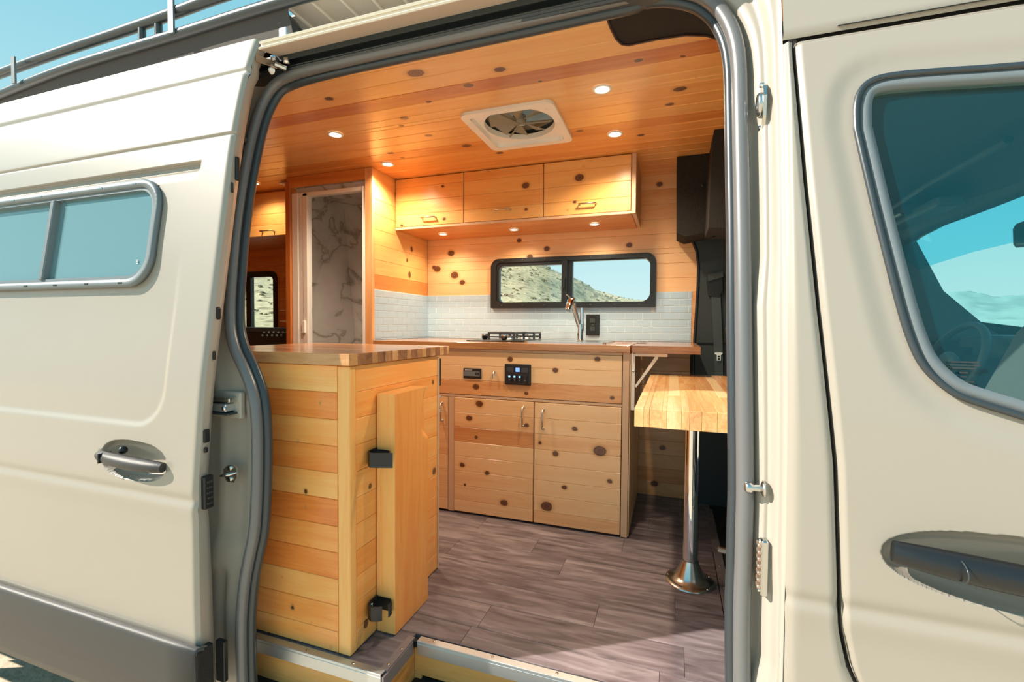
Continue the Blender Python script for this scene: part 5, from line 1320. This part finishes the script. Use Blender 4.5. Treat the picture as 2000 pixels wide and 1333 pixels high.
top = [(1.06, 1.10, 1.36), (1.07, 1.3, 1.41), (1.12, 1.7, 1.462), (1.125, 2.0, 1.465), (1.10, 2.26, 1.452), (1.05, 2.45, 1.435), (1.025, 2.65, 1.405), (1.02, 2.75, 1.386), (1.04, 2.86, 1.33)]
mb.loft([[(x-.05, y, z+.20) for x, y, z in top], [(x-.035, y, z+.02) for x, y, z in top], [(x, y, z) for x, y, z in top], [(x+.06, y, z+.03) for x, y, z in top]]); obj('windscreen_header', mb, 'cabdark', cbd)
a, b_ = onY(1758, 412, 2.5), onY(1895, 385, 2.15)
mb = MB(); mb.box(.90, .985, 2.12, 2.62, 1.455, 1.495, .014); obj('sun_visor', mb, 'cabdark', cbd)
mb = MB(); mb.box(.86, .93, 2.30, 2.52, 1.470, 1.520, .012); o = obj('visor_clip', mb, 'rubber', cbd)
mb = MB(); mb.tube([(.86, 2.62, 1.50), (.86, 2.1, 1.53), (.88, 1.7, 1.54)], .012, 10); obj('grab_handle', mb, 'cabdark', cbd)
obj('near_frame', MB().box(.28, 1.3, 1.13, 1.17, 1.485, 1.70), 'cabdark', cbd)
ap = thing('windscreen_pillar', 'dark sloping windscreen pillar on the driver side', 'pillar', (1.2, 2.75, 1.2))
poly_y('pillar', [(1725,455),(1753,488),(1775,512),(1935,645),(1965,662),(1800,668),(1797,606),(1780,586),(1757,570),(1735,556),(1700,470)], 2.73, 2.86, 'cabdark', ap)
ws = thing('windscreen', 'windscreen glass with a blue shaded band along its top', 'windscreen', (1.4, 2, 1.25))
base = [(1.42, 1.10, .95), (1.52, 1.3, .96), (1.62, 1.7, .97), (1.64, 2.0, .975), (1.60, 2.26, .98), (1.54, 2.45, .985), (1.46, 2.65, .99), (1.42, 2.75, .995), (1.36, 2.86, 1.0)]
band_ = [tuple(Vector(a).lerp(Vector(b_), .24) for a, b_ in [(t_, q_)])[0] for t_, q_ in zip(top, base)]
lo_ = [tuple(v) for v in band_]
mb = MB(); mb.loft([top, lo_]); obj('shade_band', mb, 'g_band', ws, recalc=False)
mb = MB(); mb.loft([lo_, base]); obj('glass', mb, 'g_clear', ws, recalc=False)
da = thing('dashboard', 'dark dashboard with instrument hood below the windscreen', 'dashboard', (1.6, 2, .7))
rows = []
for (x, z) in ((1.30, .45), (1.28, .80), (1.33, .90), (1.42, .965), (1.60, .975), (1.80, .96), (1.95, .90)):
    rows.append([(x+.02*math.sin(y*3), y, z+.012*gs(y, 2.42, .2)*(1 if z > .85 else 0)) for y in [1.12+.1*k for k in range(18)]+[2.86]])
mb = MB(); mb.loft(rows); obj('dash_top', mb, 'cabdark', da)
obj('instrument_hood', MB().box(1.22, 1.40, 2.26, 2.56, .88, .985, .03), 'cabdark', da)
a, b_ = onX(1872, 656, 1.27), onX(1925, 682, 1.27)
obj('centre_screen', MB().box(1.268, 1.30, min(a.y, b_.y), max(a.y, b_.y), b_.z, a.z, .006), 'lcd', da)
stw = thing('steering_wheel', 'dark steering wheel seen through the passenger window', 'steering wheel', (1.10, 2.42, .86))
cw = Vector((1.08, 2.40, .85)); ux = Vector((0, 1, 0)); uz = Vector((.38, 0, .92)); nx_ = ux.cross(uz)
mb = MB(); mb.tube([tuple(cw+ux*.19*math.cos(a)+uz*.19*math.sin(a)) for a in [2*PI*k/40 for k in range(40)]], .014, 12, True); obj('rim', mb, 'cabdark', stw)
mb = MB(); mb.sphere(tuple(cw), .065, 16, (.5, 1, 1)); obj('hub', mb, 'cabdark', stw)
for a in (0, PI, -PI/2):
    mb = MB(); mb.tube([tuple(cw), tuple(cw+ux*.185*math.cos(a)+uz*.185*math.sin(a))], .014, 10); obj('spoke', mb, 'cabdark', stw)
rm = thing('rear_view_mirror', 'rear view mirror hanging at the right edge of the windscreen view', 'mirror', (1.06, 1.98, 1.32))
mq = [onX(x_, y_, 1.06) for x_, y_ in [(1978,448),(1984,438),(2010,428),(2075,412),(2085,425),(2085,462),(2075,472),(2010,482),(1984,484),(1979,478)]]
cy = sum(v.y for v in mq)/len(mq); cz = sum(v.z for v in mq)/len(mq)
mb = MB(); mb.prism([(v.y, v.z) for v in mq], 'X', 1.06, 1.085); obj('housing', mb, 'black', rm)
mb = MB(); mb.prism([(cy+(v.y-cy)*.88, cz+(v.z-cz)*.80) for v in mq], 'X', 1.057, 1.0605); obj('mirror_glass', mb, 'g_band', rm)
def seat(name, label, x0, y0, sw, loc, fwd=False):
    """swivelled to face the living space: cushion towards the rear, back rest towards the windscreen"""
    s_ = thing(name, label, 'seat', loc); x = x0
    if fwd:
        obj('pedestal', MB().box(x+.06, x+.46, y0+.05, y0+sw-.05, .0, .30, .02), 'black', s_)
        mb = MB(); mb.prism([(x, .34), (x+.04, .31), (x+.50, .31), (x+.54, .40), (x+.50, .49), (x+.30, .50), (x, .48)], 'Y', y0, y0+sw); obj('cushion', mb, 'cabseat', s_)
        mb = MB(); mb.prism([(x-.02, .44), (x+.10, .44), (x+.13, .60), (x+.08, 1.02), (x+.02, 1.08), (x-.08, 1.06), (x-.10, 1.0), (x-.04, .6)], 'Y', y0+.01, y0+sw-.01); obj('back_rest', mb, 'cabseat', s_)
        mb = MB(); mb.prism([(x-.07, 1.10), (x+.02, 1.10), (x+.01, 1.28), (x-.06, 1.28)], 'Y', y0+.12, y0+sw-.12); obj('head_rest', mb, 'cabseat', s_)
        mb = MB(); mb.tube([(x-.02, y0+.06, .34), (x-.04, y0+.2, .36), (x-.02, y0+.40, .35)], .008, 8); obj('lever', mb, 'cabdark', s_)
        return s_
    obj('pedestal', MB().box(x+.04, x+.44, y0+.05, y0+sw-.05, .0, .30, .02), 'black', s_)
    mb = MB(); mb.prism([(x+.0, .34), (x+.04, .31), (x+.50, .31), (x+.52, .48), (x+.30, .50), (x+.04, .50), (x-.01, .44)], 'Y', y0, y0+sw); obj('cushion', mb, 'cabseat', s_)
    mb = MB(); mb.prism([(x+.40, .46), (x+.50, .44), (x+.62, .60), (x+.72, 1.00), (x+.70, 1.05), (x+.63, 1.06), (x+.58, 1.0), (x+.50, .80)], 'Y', y0+.01, y0+sw-.01); obj('back_rest', mb, 'cabseat', s_)
    mb = MB(); mb.prism([(x+.66, 1.08), (x+.73, 1.08), (x+.77, 1.25), (x+.74, 1.28), (x+.70, 1.27), (x+.66, 1.19)], 'Y', y0+.12, y0+sw-.12); obj('head_rest', mb, 'cabseat', s_)
    mb = MB(); mb.tube([(x-.01, y0+.10, .36), (x-.03, y0+.25, .37), (x-.01, y0+.40, .36)], .008, 8); obj('lever', mb, 'cabdark', s_)
    return s_
seat('passenger_seat', 'passenger seat turned to face the living space, behind the tinted window', .33, 1.20, .50, (.5, 1.45, 0))
seat('driver_seat', 'driver seat facing forward, its dark base seen under the table', .36, 2.20, .50, (.6, 2.4, 0), True)
lv = thing('seat_release_lever', 'short pale metal lever low beside the front door frame', 'lever', (.2, 1.55, .2))
a = onY(1402, 1073, 1.75); b_ = onY(1436, 1082, 1.75)
mb = MB(); mb.tube([tuple(a), tuple(a.lerp(b_, .5))], .011, 12); mb.tube([tuple(a.lerp(b_, .5)), tuple(b_+Vector((.05, 0, 0)))], .006, 10); obj('lever_arm', mb, 'satin', lv)
a = onY(1424, 1135, 1.60); mb = MB(); mb.box(a.x-.006, a.x+.05, a.y, a.y+.01, a.z-.025, a.z+.03, .003); obj('latch_plate', mb, 'satin', lv)
sg = thing('seat_side_guard', 'black moulded seat guard between the floor strip and the cab', 'seat guard', (.24, 1.6, .2))
mb = MB(); mb.prism([(1.36, .0), (2.05, .0), (2.05, .20), (1.95, .30), (1.5, .33), (1.36, .30)], 'X', .228, .245); obj('guard', mb, 'cabdark', sg)
